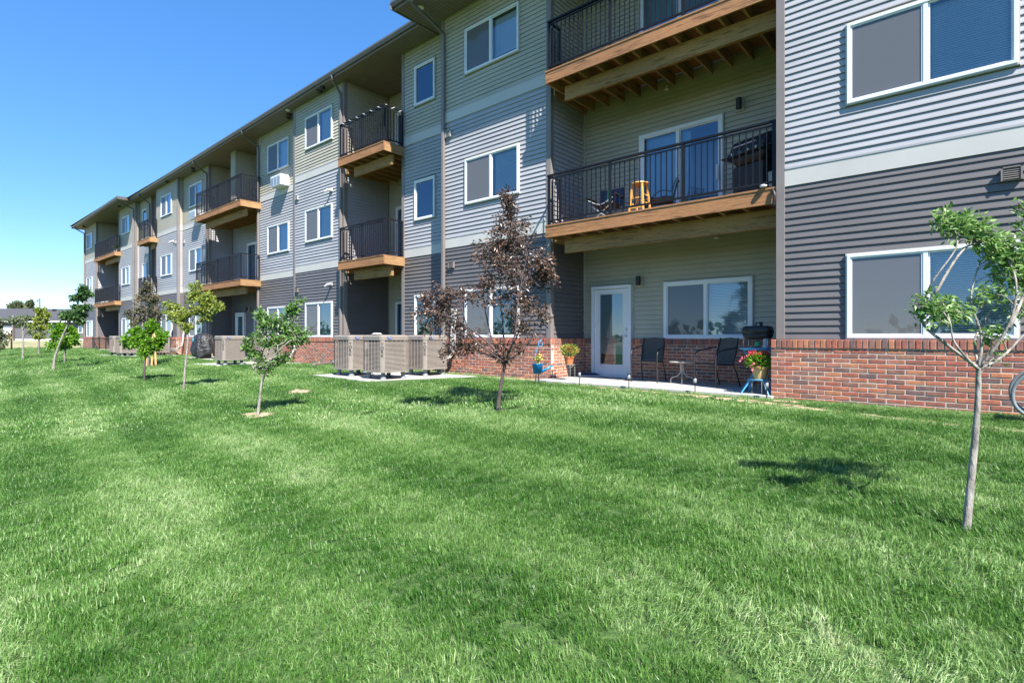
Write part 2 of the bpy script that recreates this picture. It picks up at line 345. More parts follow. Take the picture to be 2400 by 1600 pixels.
def window(x0, x1, z0, z1, y, split=True, blind=0, curtain=0, screen=True, depth=1.4, light=True, fr=.042, mul=.5, name='window'):
    f = MB(); yo = y-.042; yi = y+.06
    w = fr
    f.box(x0, x0+w, yo, yi, z0, z1).box(x1-w, x1, yo, yi, z0, z1).box(x0+w, x1-w, yo, yi, z0, z0+w).box(x0+w, x1-w, yo, yi, z1-w, z1)
    o = f.build(name, M['white'], BLD, bevel=.004)
    j = MB(); q = .018
    j.box(x0-q, x0, yo+.012, yi, z0-q, z1+q).box(x1, x1+q, yo+.012, yi, z0-q, z1+q).box(x0, x1, yo+.012, yi, z0-q, z0).box(x0, x1, yo+.012, yi, z1, z1+q)
    j.build('casing', M['band'] if name == 'window' else M['sage'], o)
    xm = x0+(x1-x0)*mul
    if split:
        MB().box(xm-.025, xm+.025, yo+.008, yi, z0+w, z1-w).build('meeting_rail', M['white'], o)
        s_ = MB(); s = .022
        for a, c, yy in ((x0+w, xm-.025, yo+.016), (xm+.025, x1-w, yo+.03)):
            s_.box(a, a+s, yy, yi, z0+w, z1-w).box(c-s, c, yy, yi, z0+w, z1-w).box(a+s, c-s, yy, yi, z0+w, z0+w+s).box(a+s, c-s, yy, yi, z1-w-s, z1-w)
        s_.build('sash', M['white'], o)
        MB().rect((xm, yo+.045, z0+w), (x1-w-xm, 0, 0), (0, 0, z1-z0-2*w)).build('pane', M['glass'], o)
        MB().rect((x0+w, yo+.045, z0+w), (xm-x0-w, 0, 0), (0, 0, z1-z0-2*w)).build('pane', M['glass'], o)
        if screen: MB().rect((x0+w, yo+.024, z0+w), (xm-x0-w-.02, 0, 0), (0, 0, z1-z0-2*w)).build('screen', M['screen'], o)
    else:
        s_ = MB(); s = .03; a, c, yy = x0+w, x1-w, yo+.016
        s_.box(a, a+s, yy, yi, z0+w, z1-w).box(c-s, c, yy, yi, z0+w, z1-w).box(a+s, c-s, yy, yi, z0+w, z0+w+s).box(a+s, c-s, yy, yi, z1-w-s, z1-w)
        s_.build('sash', M['white'], o)
        MB().rect((x0+w, yo+.045, z0+w), (x1-x0-2*w, 0, 0), (0, 0, z1-z0-2*w)).build('pane', M['glass'], o)
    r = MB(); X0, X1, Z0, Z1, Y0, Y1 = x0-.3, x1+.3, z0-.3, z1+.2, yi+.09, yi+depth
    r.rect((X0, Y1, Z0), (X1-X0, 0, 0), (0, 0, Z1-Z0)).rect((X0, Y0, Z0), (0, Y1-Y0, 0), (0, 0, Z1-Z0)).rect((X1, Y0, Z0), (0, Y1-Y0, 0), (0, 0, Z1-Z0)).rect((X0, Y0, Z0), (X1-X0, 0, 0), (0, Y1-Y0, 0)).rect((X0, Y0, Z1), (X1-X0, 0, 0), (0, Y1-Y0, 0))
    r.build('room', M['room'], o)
    if blind:
        bl = MB(); zz = z1-w-.03; end = z0+w+(1-blind)*(z1-z0); p = .031
        while zz > end:
            bl.add([(x0+w, yi+.032, zz+.011), (x1-w, yi+.032, zz+.011), (x1-w, yi+.046, zz-.010), (x0+w, yi+.046, zz-.010)], [(0, 1, 2, 3)]); zz -= p
        bl.box(x0+w, x1-w, yi+.025, yi+.055, zz-.01, zz+.008)
        for xx in (x0+w+.15, xm+.2, x1-w-.2): bl.box(xx, xx+.003, yi+.022, yi+.025, zz, z1-w)
        bl.build('blind', M['blind'], o, stuff=True)
    if curtain:
        c = MB(); xx = x0+w; lim = x0+w+(x1-x0-2*w)*curtain; k = 0
        while xx < lim:
            a = R.uniform(.3, .7); c.add([(xx, yi+.05, z0+.05), (xx+.085*math.cos(a), yi+.05+.085*math.sin(a), z0+.05), (xx+.085*math.cos(a), yi+.05+.085*math.sin(a), z1-w), (xx, yi+.05, z1-w)], [(0, 1, 2, 3)]); xx += .088
        c.build('curtain', M['curtain'], o)
    return o
def corner(x, y, side, z0=ZB, z1=ZS, w=.10):       # L shaped corner post; side=-1 left end, +1 right end of a wall
    b_ = MB(); e = .026
    if side > 0: b_.box(x-w, x+e, y-e, y, z0, z1).box(x+.0005, x+e, y, y+w, z0, z1)
    else: b_.box(x-e, x+w, y-e, y, z0, z1).box(x-e, x-.0005, y, y+w, z0, z1)
    b_.build('corner_post', M['trim'], BLD, bevel=.004)
nbrick = [0]; bcache = {}
def bmesh_(w, d, h, k, cap):
    key = (round(w, 3), k, cap)
    if key not in bcache:
        b_ = MB(); c = .005; x, y, z = w/2, d, h
        # chamfered front face
        vs = [(-x, y, 0), (x, y, 0), (x, y, z), (-x, y, z), (-x, c, 0), (x, c, 0), (x, c, z), (-x, c, z), (-x+c, 0, c), (x-c, 0, c), (x-c, 0, z-c), (-x+c, 0, z-c)]
        fs = [(8, 9, 10, 11), (4, 5, 9, 8), (5, 6, 10, 9), (6, 7, 11, 10), (7, 4, 8, 11), (0, 1, 5, 4), (1, 2, 6, 5), (2, 3, 7, 6), (3, 0, 4, 7)]
        me = D.meshes.new('brick'); me.from_pydata([(round(a, 5), b2, c2) for a, b2, c2 in vs], [], fs); me.materials.append(M['brick%d' % k])
        bcache[key] = (me, vs, fs)
    return bcache[key]
def brickwall(o, rot, L, z0, z1, holes=(), single=0, flip=0):
    """bricks on a plane: o origin, rot about z (0: facing -y, 90: facing +x), L length"""
    wallM = Matrix.Translation(Vector((o[0], o[1], 0))) @ Matrix.Rotation(math.radians(rot), 4, 'Z')
    par = MB()
    segs = [(0, L)]
    for h0, h1 in holes: segs = [q for p0, p1 in segs for q in ((p0, min(p1, h0)), (max(p0, h1), p1)) if q[1]-q[0] > .01]
    for p0, p1 in segs:
        par.box(p0, p1, .005, .11, z0-.3, z1-.006)
    par.v = [tuple(wallM @ Vector(v)) for v in par.v]
    wall = par.build('brick_wall', M['mortar'], BLD)
    big = MB(); mats_ = [M['brick%d' % k] for k in range(8)]
    def put(cx, z, w, h, cap):
        if w < .03: return
        k = R.choices(range(8), [18, 16, 14, 6, 14, 9, 13, 10])[0]
        me, vs, fs = bmesh_(w, .09, h, k, cap)
        dy = R.uniform(-.002, .002)-(.014 if cap else 0); tw = R.uniform(-.006, .006)
        Mx = wallM @ Matrix.Translation((cx, dy, z+R.uniform(-.0008, .0008))) @ Matrix.Rotation(tw, 4, 'Y')
        if single and nbrick[0] < 298:
            nbrick[0] += 1; ob = link('brick', me, wall); ob.matrix_basis = Mx
        else: big.add([Mx @ Vector(v) for v in vs], fs, k)
    row = 0; z = z0-.07*2; ch = .0685
    capz = z1-.135; rows = int(round((capz-z0)/ch)); ch = (capz-z0)/rows; z = z0-2*ch
    while z < capz-.01:
        off = (row % 2)*.1075
        for p0, p1 in segs:
            x = p0-off-.215*0
            while x < p1:
                a, c = max(x, p0), min(x+.2015, p1)
                if c-a > .03: put((a+c)/2, z+.006, c-a, ch-.0135, False)
                x += .215
        z += ch; row += 1
    for p0, p1 in segs:
        n = int((p1-p0)/.0755); n = max(n, 1); w = (p1-p0)/n
        for i in range(n): put(p0+w*(i+.5), capz+.004, w-.0125, .127, True)
    if big.f: big.build('bricks', mats_, wall, stuff=True)
    return wall

# sections of the facade: x0, x1, y, windows(x0,x1, slider?)
SEC = [dict(x0=-2.41, x1=4.2, y=9.16, w=[(-1.49, .363, 1), (1.6, 3.4, 1)], bl=.97, single=1),
       dict(x0=-10.91, x1=-7.29, y=9.70, w=[(-10.01, -8.18, 1)], bl=.9, single=1),
       dict(x0=-13.11, x1=-10.91, y=10.08, w=[(-12.52, -11.59, 0)], bl=0, single=0),
       dict(x0=-19.30, x1=-15.92, y=9.85, w=[(-18.43, -16.60, 1)], bl=0, cu=.0, single=0),
       dict(x0=-23.30, x1=-19.30, y=10.28, w=[(-22.34, -20.5, 1)], bl=0, single=0),
       dict(x0=-32.40, x1=-28.77, y=10.30, w=[(-31.36, -29.6, 1)], bl=0, single=0),
       dict(x0=-35.90, x1=-32.40, y=10.05, w=[(-35.0, -33.25, 1)], bl=0, single=0),
       dict(x0=-40.2, x1=-37.8, y=10.32, w=[(-39.5, -38.6, 0)], bl=0, single=0),
       dict(x0=-43.9, x1=-40.2, y=10.1, w=[(-43.1, -41.35, 1)], bl=0, single=0),
       dict(x0=-53.2, x1=-49.6, y=10.0, w=[(-52.4, -50.65, 1)], bl=0, single=0)]
X_, Y_ = (1, 0, 0), (0, 1, 0)
FL = [(ZB, B1, 'dark'), (B1T, B2, 'light'), (B2T, ZS, 'sage')]
SEC_ORDER = [0, 1]+list(range(2, len(SEC)))
for si in SEC_ORDER:
    s = SEC[si]; x0, x1, y = s['x0'], s['x1'], s['y']
    for fi, (z0, z1, mk) in enumerate(FL):
        holes = [(a, c, WIN[fi][0], WIN[fi][1]) for a, c, k in s['w']]
        one = s['single'] and (si == 0 and fi < 2 or si == 1 and fi < 3)
        siding((0, y, 0), X_, (0, -1, 0), x0, x1, z0, z1, [h if fi else (h[0], h[1], ZB, h[3]) for h in holes], mk, one)
        solidwall(x0, x1, y+.035, y+.14, z0 if fi else ZB, z1, [h if fi else (h[0], h[1], ZB, h[3]) for h in holes])
        for k, (a, c, sp) in enumerate(s['w']):
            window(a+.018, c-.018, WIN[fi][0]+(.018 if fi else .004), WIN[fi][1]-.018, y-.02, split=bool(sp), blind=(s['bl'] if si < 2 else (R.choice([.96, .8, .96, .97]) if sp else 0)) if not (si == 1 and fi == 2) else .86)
    for z0, z1 in ((B1, B1T), (B2, B2T)):
        bd = MB().box(x0, x1, y-.022, y+.1, z0, z1); bd.build('band_board', M['band'], BLD)
        MB().box(x0+.1, x1-.1, y-.03, y-.0225, z1-.02, z1+.004).build('drip_cap', M['light'], BLD)
    corner(x0, y, -1); corner(x1, y, 1)
# recesses: x0, x1, yback, side wall facing +x runs from yfront
REC = [dict(x0=-7.29, x1=-2.41, yb=11.07, yf=9.70, back=['sage']*3, single=1),
       dict(x0=-15.92, x1=-13.11, yb=11.62, yf=9.85, back=['sage']*3),
       dict(x0=-28.77, x1=-23.30, yb=11.42, yf=10.30, back=['dark', 'light', 'sage']),
       dict(x0=-37.8, x1=-35.90, yb=11.4, yf=10.32, back=['dark', 'light', 'sage']),
       dict(x0=-49.6, x1=-43.9, yb=12.2, yf=10.0, back=['dark', 'light', 'sage'])]
DOORS = [[(-7.02, -5.97, 0, 2.106), (-5.21, -3.37, .87, 2.10)], [(-15.45, -13.65, 0, 2.12)], [(-28.2, -27.2, 0, 2.1), (-26.2, -24.6, .9, 2.13)], [], []]
UP = [(-5.81, -3.93), (-15.45, -13.6), (-27.0, -25.1), (-37.4, -36.3), (-47.5, -45.6)]
for ri, r in enumerate(REC):
    x0, x1, yb, yf = r['x0'], r['x1'], r['yb'], r['yf']
    for fi, (z0, z1) in enumerate(((ZB, 3.26), (3.26, 6.55), (6.55, ZS))):
        if fi == 0: holes = [(a, c, max(q, ZB) if q < .5 else ZB, e) for a, c, q, e in DOORS[ri]]; sh = [(a, c, ZB, e) for a, c, q, e in DOORS[ri]]
        else:
            zd = 3.33 if fi == 1 else 6.61; holes = sh = [(UP[ri][0], UP[ri][1], zd, zd+2.1)]
        siding((0, yb, 0), X_, (0, -1, 0), x0, x1, z0, z1, holes, r['back'][fi], ri == 0 and fi < 2)
        solidwall(x0, x1, yb+.035, yb+.12, z0, z1, sh)
        siding((x0, 0, 0), Y_, (1, 0, 0), yf, yb, z0, z1, [], ['dark', 'light', 'sage'][fi], False)
    MB().box(x1, x1+.02, [9.17, 10.1, 10.3, 10.07, 10.12][ri], yb, ZB, ZS).build('side_wall', M['light'], BLD)
    MB().box(x0+.001, x0+.045, yb-.045, yb-.001, ZB, ZS).build('inside_corner_post', M['trim'] if ri else M['sage'], BLD)
# returns facing +x on the far steps
for xx, ya, yb_ in ((-32.40, 10.05, 10.30), (-40.2, 10.1, 10.32)):
    for z0, z1, mk in FL: siding((xx, 0, 0), Y_, (1, 0, 0), ya, yb_, z0, z1, [], mk)
    for z0, z1 in ((B1, B1T), (B2, B2T)): MB().box(xx, xx+.022, ya, yb_, z0, z1).build('band_board', M['band'], BLD)
# brick base
brickwall((-2.49, 9.06), 0, 6.6, 0, ZB, single=1)
brickwall((-7.29, 11.0), 0, 4.88, 0, ZB, holes=[(.27, 1.32)], single=1)
brickwall((-10.95, 9.60), 0, 3.75, 0, ZB, single=1)
brickwall((-7.20, 9.61), 90, 1.39, 0, ZB)
MB().box(-2.49, -2.41, 9.1, 11, -.3, ZB-.01).build('brick_return', M['brick0'], BLD)
brickwall((-13.15, 9.98), 0, 2.2, 0, ZB)
brickwall((-15.92, 11.55), 0, 2.77, 0, ZB, holes=[(.47, 2.27)])
brickwall((-19.34, 9.75), 0, 3.5, 0, ZB)
brickwall((-15.84, 9.76), 90, 1.8, 0, ZB)
brickwall((-23.35, 10.18), 0, 4.0, 0, ZB)
brickwall((-28.77, 11.35), 0, 5.42, 0, ZB, holes=[(.57, 1.57)])
brickwall((-32.4, 10.20), 0, 3.7, 0, ZB); brickwall((-28.70, 10.22), 90, 1.1, 0, ZB)
brickwall((-35.95, 9.95), 0, 3.63, 0, ZB); brickwall((-32.32, 9.96), 90, .23, 0, ZB)
brickwall((-40.2, 10.22), 0, 2.5, 0, ZB); brickwall((-43.95, 10.0), 0, 3.83, 0, ZB)
brickwall((-49.6, 12.1), 0, 5.7, 0, ZB); brickwall((-53.25, 9.90), 0, 3.75, 0, ZB); brickwall((-49.5, 9.91), 90, 2.2, 0, ZB)
# ground-floor back door and window, sliding doors
def glass_door(x0, x1, z1, y):
    f = MB(); w = .075
    f.box(x0, x0+w, y-.10, y+.05, 0, z1).box(x1-w, x1, y-.10, y+.05, 0, z1).box(x0+w, x1-w, y-.10, y+.05, z1-w, z1).box(x0+w, x1-w, y-.12, y+.05, -.02, .03)
    o = f.build('door_frame', M['white'], BLD, bevel=.004)
    a, c = x0+w, x1-w; d = MB(); s = .15; gz0, gz1 = .28, z1-.2
    d.box(a, a+s, y-.05, y, .035, z1-w-.01).box(c-s, c, y-.05, y, .035, z1-w-.01).box(a+s, c-s, y-.05, y, .035, gz0).box(a+s, c-s, y-.05, y, gz1, z1-w-.01)
    d.build('door_leaf', M['white'], o, bevel=.003)
    g = MB(); e = .025
    g.box(a+s-e, a+s, y-.062, y-.05, gz0-e, gz1+e).box(c-s, c-s+e, y-.062, y-.05, gz0-e, gz1+e).box(a+s, c-s, y-.062, y-.05, gz0-e, gz0).box(a+s, c-s, y-.062, y-.05, gz1, gz1+e)
    g.build('glazing_bead', M['white'], o)
    MB().rect((a+s, y-.045, gz0), (c-a-2*s, 0, 0), (0, 0, gz1-gz0)).build('pane', M['glass'], o)
    bl = MB(); zz = gz1-.02
    while zz > gz0+.27: bl.add([(a+s, y-.034, zz+.006), (c-s, y-.034, zz+.006), (c-s, y-.020, zz-.005), (a+s, y-.020, zz-.005)], [(0, 1, 2, 3)]); zz -= .018
    bl.box(a+s, c-s, y-.036, y-.018, zz-.012, zz); bl.build('blind', M['blind'], o, stuff=True)
    h = MB(); hx = c-.06
    h.tube([(hx, y-.05, .93), (hx, y-.10, .93), (hx-.11, y-.105, .925)], .009).lathe([(0, 0), (.028, 0), (.028, .01), (0, .012)], (hx, y-.06, .925), 10)
    h.tube([(hx, y-.05, 1.08), (hx, y-.08, 1.08)], .024, 10); h.build('door_handle', M['steel'], o)
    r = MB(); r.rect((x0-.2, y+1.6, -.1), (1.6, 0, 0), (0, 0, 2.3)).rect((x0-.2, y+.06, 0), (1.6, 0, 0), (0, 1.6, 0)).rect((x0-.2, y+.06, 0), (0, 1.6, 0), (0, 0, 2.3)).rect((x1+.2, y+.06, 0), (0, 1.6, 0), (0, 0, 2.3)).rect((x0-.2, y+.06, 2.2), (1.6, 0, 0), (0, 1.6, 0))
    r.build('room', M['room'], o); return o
glass_door(-7.02, -5.97, 2.106, 11.05)
window(-5.21, -3.37, ZB-.01, 2.10, 11.05, blind=.98, fr=.07)
glass_door(-28.2, -27.2, 2.1, 11.40); window(-26.2, -24.6, .9, 2.13, 11.40)
window(-15.45, -13.65, .03, 2.12, 11.60, name='sliding_door', screen=False, curtain=.5)
for ri, (a, c) in enumerate(UP):
    for fi, zd in enumerate((3.33, 6.61)):
        window(a+.01, c-.01, zd, zd+2.09, REC[ri]['yb']-.02, name='sliding_door', screen=False, curtain=(.62 if fi == 0 else 1.0) if ri == 0 else .4, fr=.08)
for s_ in (0,):
    sl_ = MB().box(-5.76, -5.66, 10.99, 11.03, 3.42, 5.32).box(-4.92, -4.84, 10.99, 11.03, 3.42, 5.32); sl_.build('sliding_screen_stile', M['white'], BLD)
    MB().box(-4.03-.02, -4.03+.01, 10.95, 10.99, 4.1, 4.4).build('door_pull', M['white'], BLD)
# storage divider on the twin top balcony
for xx, ya, yb_ in ((-25.6, 10.28, 11.42),): siding((xx, 0, 0), Y_, (1, 0, 0), ya, yb_, 6.6, ZS, [], 'sage', name='divider_wall')
siding((0, 10.28, 0), X_, (0, -1, 0), -26.1, -25.6, 6.6, ZS, [], 'sage', name='divider_wall')
MB().box(-26.1, -26.08, 10.28, 11.42, 6.6, ZS).build('divider_wall', M['sage'], BLD)
# building body behind
MB().box(-53.2, 4.2, 12.4, 26, -.3, ZS).build('building_body', M['light'], BLD)
MB().box(-53.22, -53.2, 10.0, 12.4, 0, ZS).build('end_wall', M['light'], BLD); MB().box(4.2, 4.22, 9.16, 12.4, 0, ZS).build('end_wall', M['light'], BLD)

# eaves: soffit panels, fascia, gutter
def eave(xa, xb, ya, yb_, yback=12.5, zoff=0):
    f = lambda x: ya+(yb_-ya)*(x-xa)/(xb-xa)
    z = ZS+zoff
    sp = MB(); x = xa+.02
    while x < xb-.02:
        x2 = min(x+.096, xb); sp.add([(x, f(x)+.13, z), (x2, f(x2)+.13, z), (x2, yback, z), (x, yback, z), (x+.008, f(x)+.13, z-.007), (x2-.008, f(x2)+.13, z-.007), (x2-.008, yback, z-.007), (x+.008, yback, z-.007)],
               [(4, 5, 6, 7), (0, 4, 7, 3), (5, 1, 2, 6)]); x += .104
    sp.build('soffit_panels', M['soffit'], BLD, stuff=True)
    MB().add([(xa, f(xa)+.1, z+.003), (xb, f(xb)+.1, z+.003), (xb, yback, z+.003), (xa, yback, z+.003)], [(0, 1, 2, 3)]).build('soffit_backing', M['gutter'], BLD)
    fb = MB()
    fb.add([(xa, f(xa)+.10, z-.035), (xb, f(xb)+.10, z-.035), (xb, f(xb)+.135, z-.035), (xa, f(xa)+.135, z-.035), (xa, f(xa)+.10, z+.14), (xb, f(xb)+.10, z+.14), (xb, f(xb)+.135, z+.14), (xa, f(xa)+.135, z+.14)],
           [(0, 3, 2, 1), (4, 5, 6, 7), (0, 1, 5, 4), (1, 2, 6, 5), (2, 3, 7, 6), (3, 0, 4, 7)]); fb.build('fascia_board', M['trim'], BLD)
    g = MB(); prof = [(.098, z+.02), (.035, z+.02), (.02, z+.06), (.0, z+.10), (0, z+.15), (.012, z+.15), (.012, z+.135), (.098, z+.135)]
    n = len(prof); g.add([(xx, f(xx)+p, q) for xx in (xa-.01, xb+.01) for p, q in prof], [(i, (i+1) % n, n+(i+1) % n, n+i) for i in range(n)]+[tuple(range(n)), tuple(range(2*n-1, n-1, -1))])
    g.build('gutter', M['gutter'], BLD)
eave(-11.5, 4.6, 8.45, 8.45); eave(-40.06, -11.5, 9.70, 9.31); eave(-53.8, -40.06, 9.28, 9.10)
MB().box(-11.53, -11.50, 8.46, 12.5, ZS-.035, ZS+.14).build('rake_board', M['trim'], BLD)
MB().box(-40.06, -40.03, 9.12, 9.82, ZS-.035, ZS+.14).build('gutter', M['gutter'], BLD); MB().box(-53.84, -53.80, 9.28, 18, ZS-.035, ZS+.14).build('fascia_board', M['trim'], BLD)
rf = MB(); z = ZS+.13; rz = 12.4
def hip(a, b2, y, yr, zr, hipL=1, hipR=0):
    k = (yr-y)*.9
    p = [(a, y, z), (b2, y, z), (b2-(k if hipR else 0), yr, zr), (a+(k if hipL else 0), yr, zr), (a, 2*yr-y, z), (b2, 2*yr-y, z)]
    rf.add(p, [(0, 1, 2, 3), (0, 3, 4), (1, 5, 2), (3, 2, 5, 4)])
hip(-53.8, 4.6, 9.6, 18.5, rz); hip(-11.5, 4.8, 8.47, 14, 11.2, 1, 1); hip(-53.8, -40.06, 9.15, 14, 10.9, 1, 1)
rf.build('roof', M['shingle'], BLD)
# downspouts
def downspout(x, yw, ye, zk=.12):
    pts = [(x+.08, ye+.06, ZS+.05), (x+.08, ye+.06, ZS-.06), (x+.05, ye+.12, ZS-.14), (x, yw-.075, ZS-.42), (x, yw-.06, ZS-.52)]
    b_ = MB()
    b_.tube(pts, [.042]*5, 8)
    b_.build('downspout_elbow', M['gutter'], BLD, smooth=True)
    MB().box(x-.045, x+.045, yw-.10, yw-.03, .25, ZS-.46).build('downspout', M['trim'], BLD, bevel=.008)
    MB().bar((x, yw-.07, .27), (x, yw-.35, .06), .09, .07).build('downspout_foot', M['trim'], BLD)
for x, yw, ye in ((-10.80, 9.70, 8.45), (-16.05, 9.85, 9.37), (-23.16, 10.28, 9.47), (-28.92, 10.30, 9.55), (-38.0, 10.32, 9.66), (-40.45, 10.1, 9.13), (-53.05, 10.0, 9.28)): downspout(x, yw, ye)
# soffit lamps and vents, wall vents, boxes
def disc(x, y, r, mk, name): MB().lathe([(0, -.03), (r*.8, -.028), (r, -.012), (r, 0)], (x, y, ZS-.007), 16).build(name, M[mk], BLD, smooth=True)
disc(-10.9, 8.95, .09, 'lamp', 'soffit_lamp'); disc(-19.6, 9.75, .09, 'lamp', 'soffit_lamp')
for x, y in ((-19.9, 9.95), (-20.15, 10.05), (-16.9, 9.62), (-17.2, 9.68), (-29.9, 9.95), (-30.3, 10.1), (-42.2, 9.7), (-52.0, 9.7), (-33.5, 9.85)):
    MB().lathe([(.10, 0), (.10, -.04), (.07, -.10), (.02, -.10), (.02, -.04)], (x, y, ZS-.007), 12).build('soffit_vent', M['blackm'], BLD, smooth=True)
def wall_vent(x, z, y, mk='light', w=.2, h=.17):
    o = MB().box(x, x+w, y-.05, y-.018, z, z+h).build('wall_vent', M[mk], BLD, bevel=.004)
    l = MB()
    for k in range(5): zz = z+.02+k*(h-.04)/5; l.add([(x+.02, y-.075, zz), (x+w-.02, y-.075, zz), (x+w-.02, y-.052, zz+.026), (x+.02, y-.052, zz+.026), (x+.02, y-.052, zz), (x+w-.02, y-.052, zz)], [(0, 1, 2, 3), (4, 5, 1, 0)])
    l.box(x, x+.018, y-.08, y-.05, z, z+h).box(x+w-.018, x+w, y-.08, y-.05, z, z+h).box(x, x+w, y-.08, y-.05, z+h-.014, z+h); l.build('louver', M[mk], o)
wall_vent(.185, 2.86, 9.16, 'trim', .2, .17); wall_vent(-10.72, 6.18, 9.70); wall_vent(-10.6, 2.72, 9.70, 'trim')
for x, z, y, mk in ((-19.1, 5.95, 9.85, 'light'), (-19.1, 2.55, 9.85, 'trim'), (-19.65, 5.75, 10.28, 'light'), (-19.65, 2.4, 10.28, 'trim'), (-32.2, 5.9, 10.3, 'light'), (-32.7, 5.9, 10.05, 'light')): wall_vent(x, z, y, mk, .16, .16)
def bracket(x, z, y, mk):
    b_ = MB().box(x, x+.14, y-.06, y-.018, z, z+.12).tube([(x+.07, y-.06, z+.06), (x+.05, y-.16, z+.03), (x+.0, y-.24, z-.04)], [.035, .05, .03], 8)
    b_.build('spotlight', M[mk], BLD)
bracket(-16.75, 5.85, 9.85, 'band'); bracket(-16.75, 2.65, 9.85, 'light'); bracket(-33.0, 6.0, 10.05, 'band')
# wall sconces
def sconce(x, z, y):
    o = MB().box(x-.11, x+.07, y-.045, y-.012, z-.13, z+.11).build('sconce_plate', M['sage'], BLD, bevel=.006)
    MB().lathe([(0, -.10), (.052, -.10), (.055, .10), (0, .10)], (x-.01, y-.13, z), 16).box(x-.02, x+.01, y-.09, y-.04, z-.03, z+.03).build('sconce_lamp', M['blackm'], o, smooth=False)
sconce(-5.77, 2.17, 11.07); sconce(-3.59, 5.51, 11.07); sconce(-26.85, 2.25, 11.42)
for x, z in ((-5.12, 6.33), (-4.05, 3.0)):
    MB().lathe([(0, 0), (.045, .0), (.05, .02), (.015, .03), (.015, .10)], (x, 10.98, z-.09), 12).build('sprinkler_head', M['lamp'], BLD, smooth=True)
# through-wall air conditioners
def wall_ac(x0, x1, y, z0, z1):
    o = MB().box(x0, x1, y-.38, y+.05, z0, z1).build('wall_air_conditioner', M['white'], BLD, bevel=.015)
    g = MB(); n = 3
    for i in range(n):
        for k in range(6):
            a = x0+.04+i*(x1-x0-.05)/n; g.box(a, a+(x1-x0)/n-.05, y-.389, y-.381, z0+.05+k*(z1-z0-.09)/6, z0+.05+k*(z1-z0-.09)/6+.032)
    g.build('vent_grille', M['steel'], o)
wall_ac(-21.35, -20.5, 10.28, 6.83, 7.25); wall_ac(-30.35, -29.5, 10.30, 6.83, 7.25)

# balconies
def balcony(x0, x1, yf, yb, zt, ywall, near=0, xr=None, gate=False, beamx=.35, xl=None):
    """deck top zt, front edge yf, house wall yb, side rail back to ywall"""
    xr = xr or x1; th = .038; h = .235
    o = MB().box(x0, x1, yf, yf+th, zt-h-.028, zt-.028).build('balcony', M['wood'], BLD, bevel=.004)   # front rim joist
    MB().box(x0, x0+th, yf+th, yb, zt-h-.028, zt-.029).build('side_rim', M['woody'], o); MB().box(x1-th, x1, yf+th, yb, zt-h-.028, zt-.029).build('side_rim', M['woody'], o)
    MB().box(xl+.05, xl+.05+th, ywall[0]+.05, yb, zt-h-.028, zt-.029).build('joist', M['woody'], o)
    j = MB(); x = x0+.4
    while x < x1-.2:
        if near: MB().box(x, x+th, yf+th, yb, zt-h-.028, zt-.03).build('joist', M['woody'], o)
        else: j.box(x, x+th, yf+th, yb, zt-h-.028, zt-.03)
        x += .405
    if j.f: j.build('joists', M['woody'], o, stuff=True)
    dk = MB(); y = yf-.012
    while y < yb-.05:
        y2 = min(y+.138, yb); xq = xl+.03 if y > ywall[0]+.03 else x0-.01
        if near: MB().box(xq, x1, y, y2, zt-.028, zt).build('deck_board', M['wood'], o)
        else: dk.box(xq, x1, y, y2, zt-.028, zt)
        y += .1455
    if dk.f: dk.build('deck_boards', M['wood'], o, stuff=True)
    by = yf+.36
    MB().box(x0+beamx, xr, by, by+.08, zt-h-.03-.30, zt-h-.03).build('beam', M['beam'], o)
    # railing
    rh = 1.04; pw = .045; zt2 = zt+.005
    xa, xb = x0+.05, x1-.05; yy = yf+.06
    xs_ = [xa]; n = max(2, int(round((xb-xa)/(1.55 if near else 1.3)))); xs_ = [xa+(xb-xa)*i/n for i in range(n+1)]
    for xx in xs_: MB().box(xx-pw/2, xx+pw/2, yy-pw/2, yy+pw/2, zt2, zt2+rh).build('rail_post', M['black'], o)
    for xx in (xa, xb):
        if ywall[0 if xx == xa else 1] > yy+.2:
            MB().box(xx-pw/2, xx+pw/2, ywall[0 if xx == xa else 1]-.05-pw, ywall[0 if xx == xa else 1]-.05, zt2, zt2+rh).build('rail_post', M['black'], o)
    t_ = MB(); t_.box(xa-.03, xb+.03, yy-.028, yy+.028, zt2+rh, zt2+rh+.035); t_.box(xa, xb, yy-.015, yy+.015, zt2+.08, zt2+.11)
    t_.box(xa, xb, yy-.012, yy+.012, zt2+rh-.06, zt2+rh-.035)
    for i, xx in enumerate((xa, xb)):
        if ywall[i] > yy+.2: t_.box(xx-.022, xx+.022, yy+.03, ywall[i]-.05, zt2+rh-.001, zt2+rh+.034).box(xx-.014, xx+.014, yy+.02, ywall[i]-.05, zt2+.08, zt2+.11)
    t_.build('handrail', M['black'], o)
    bm = MB(); w = .0085 if near else .009
    def bal(x, y):
        if near == 2 and nb[0] < 120: nb[0] += 1; MB().box(x-w, x+w, y-w, y+w, zt2+.11, zt2+rh-.06).build('baluster', M['black'], o)
        else: bm.box(x-w, x+w, y-w, y+w, zt2+.11, zt2+rh-.06)
    for a, c in zip(xs_, xs_[1:]):
        k = max(1, int(round((c-a)/.108)))
        for i in range(1, k): bal(a+(c-a)*i/k, yy)
    for q, xx in enumerate((xa, xb)):
        if ywall[q] > yy+.2:
            L = ywall[q]-.05-yy; k = max(1, int(round(L/.108)))
            for i in range(1, k): bal(xx, yy+L*i/k)
    if bm.f: bm.build('balusters', M['black'], o, stuff=True)
    return o
nb = [0]
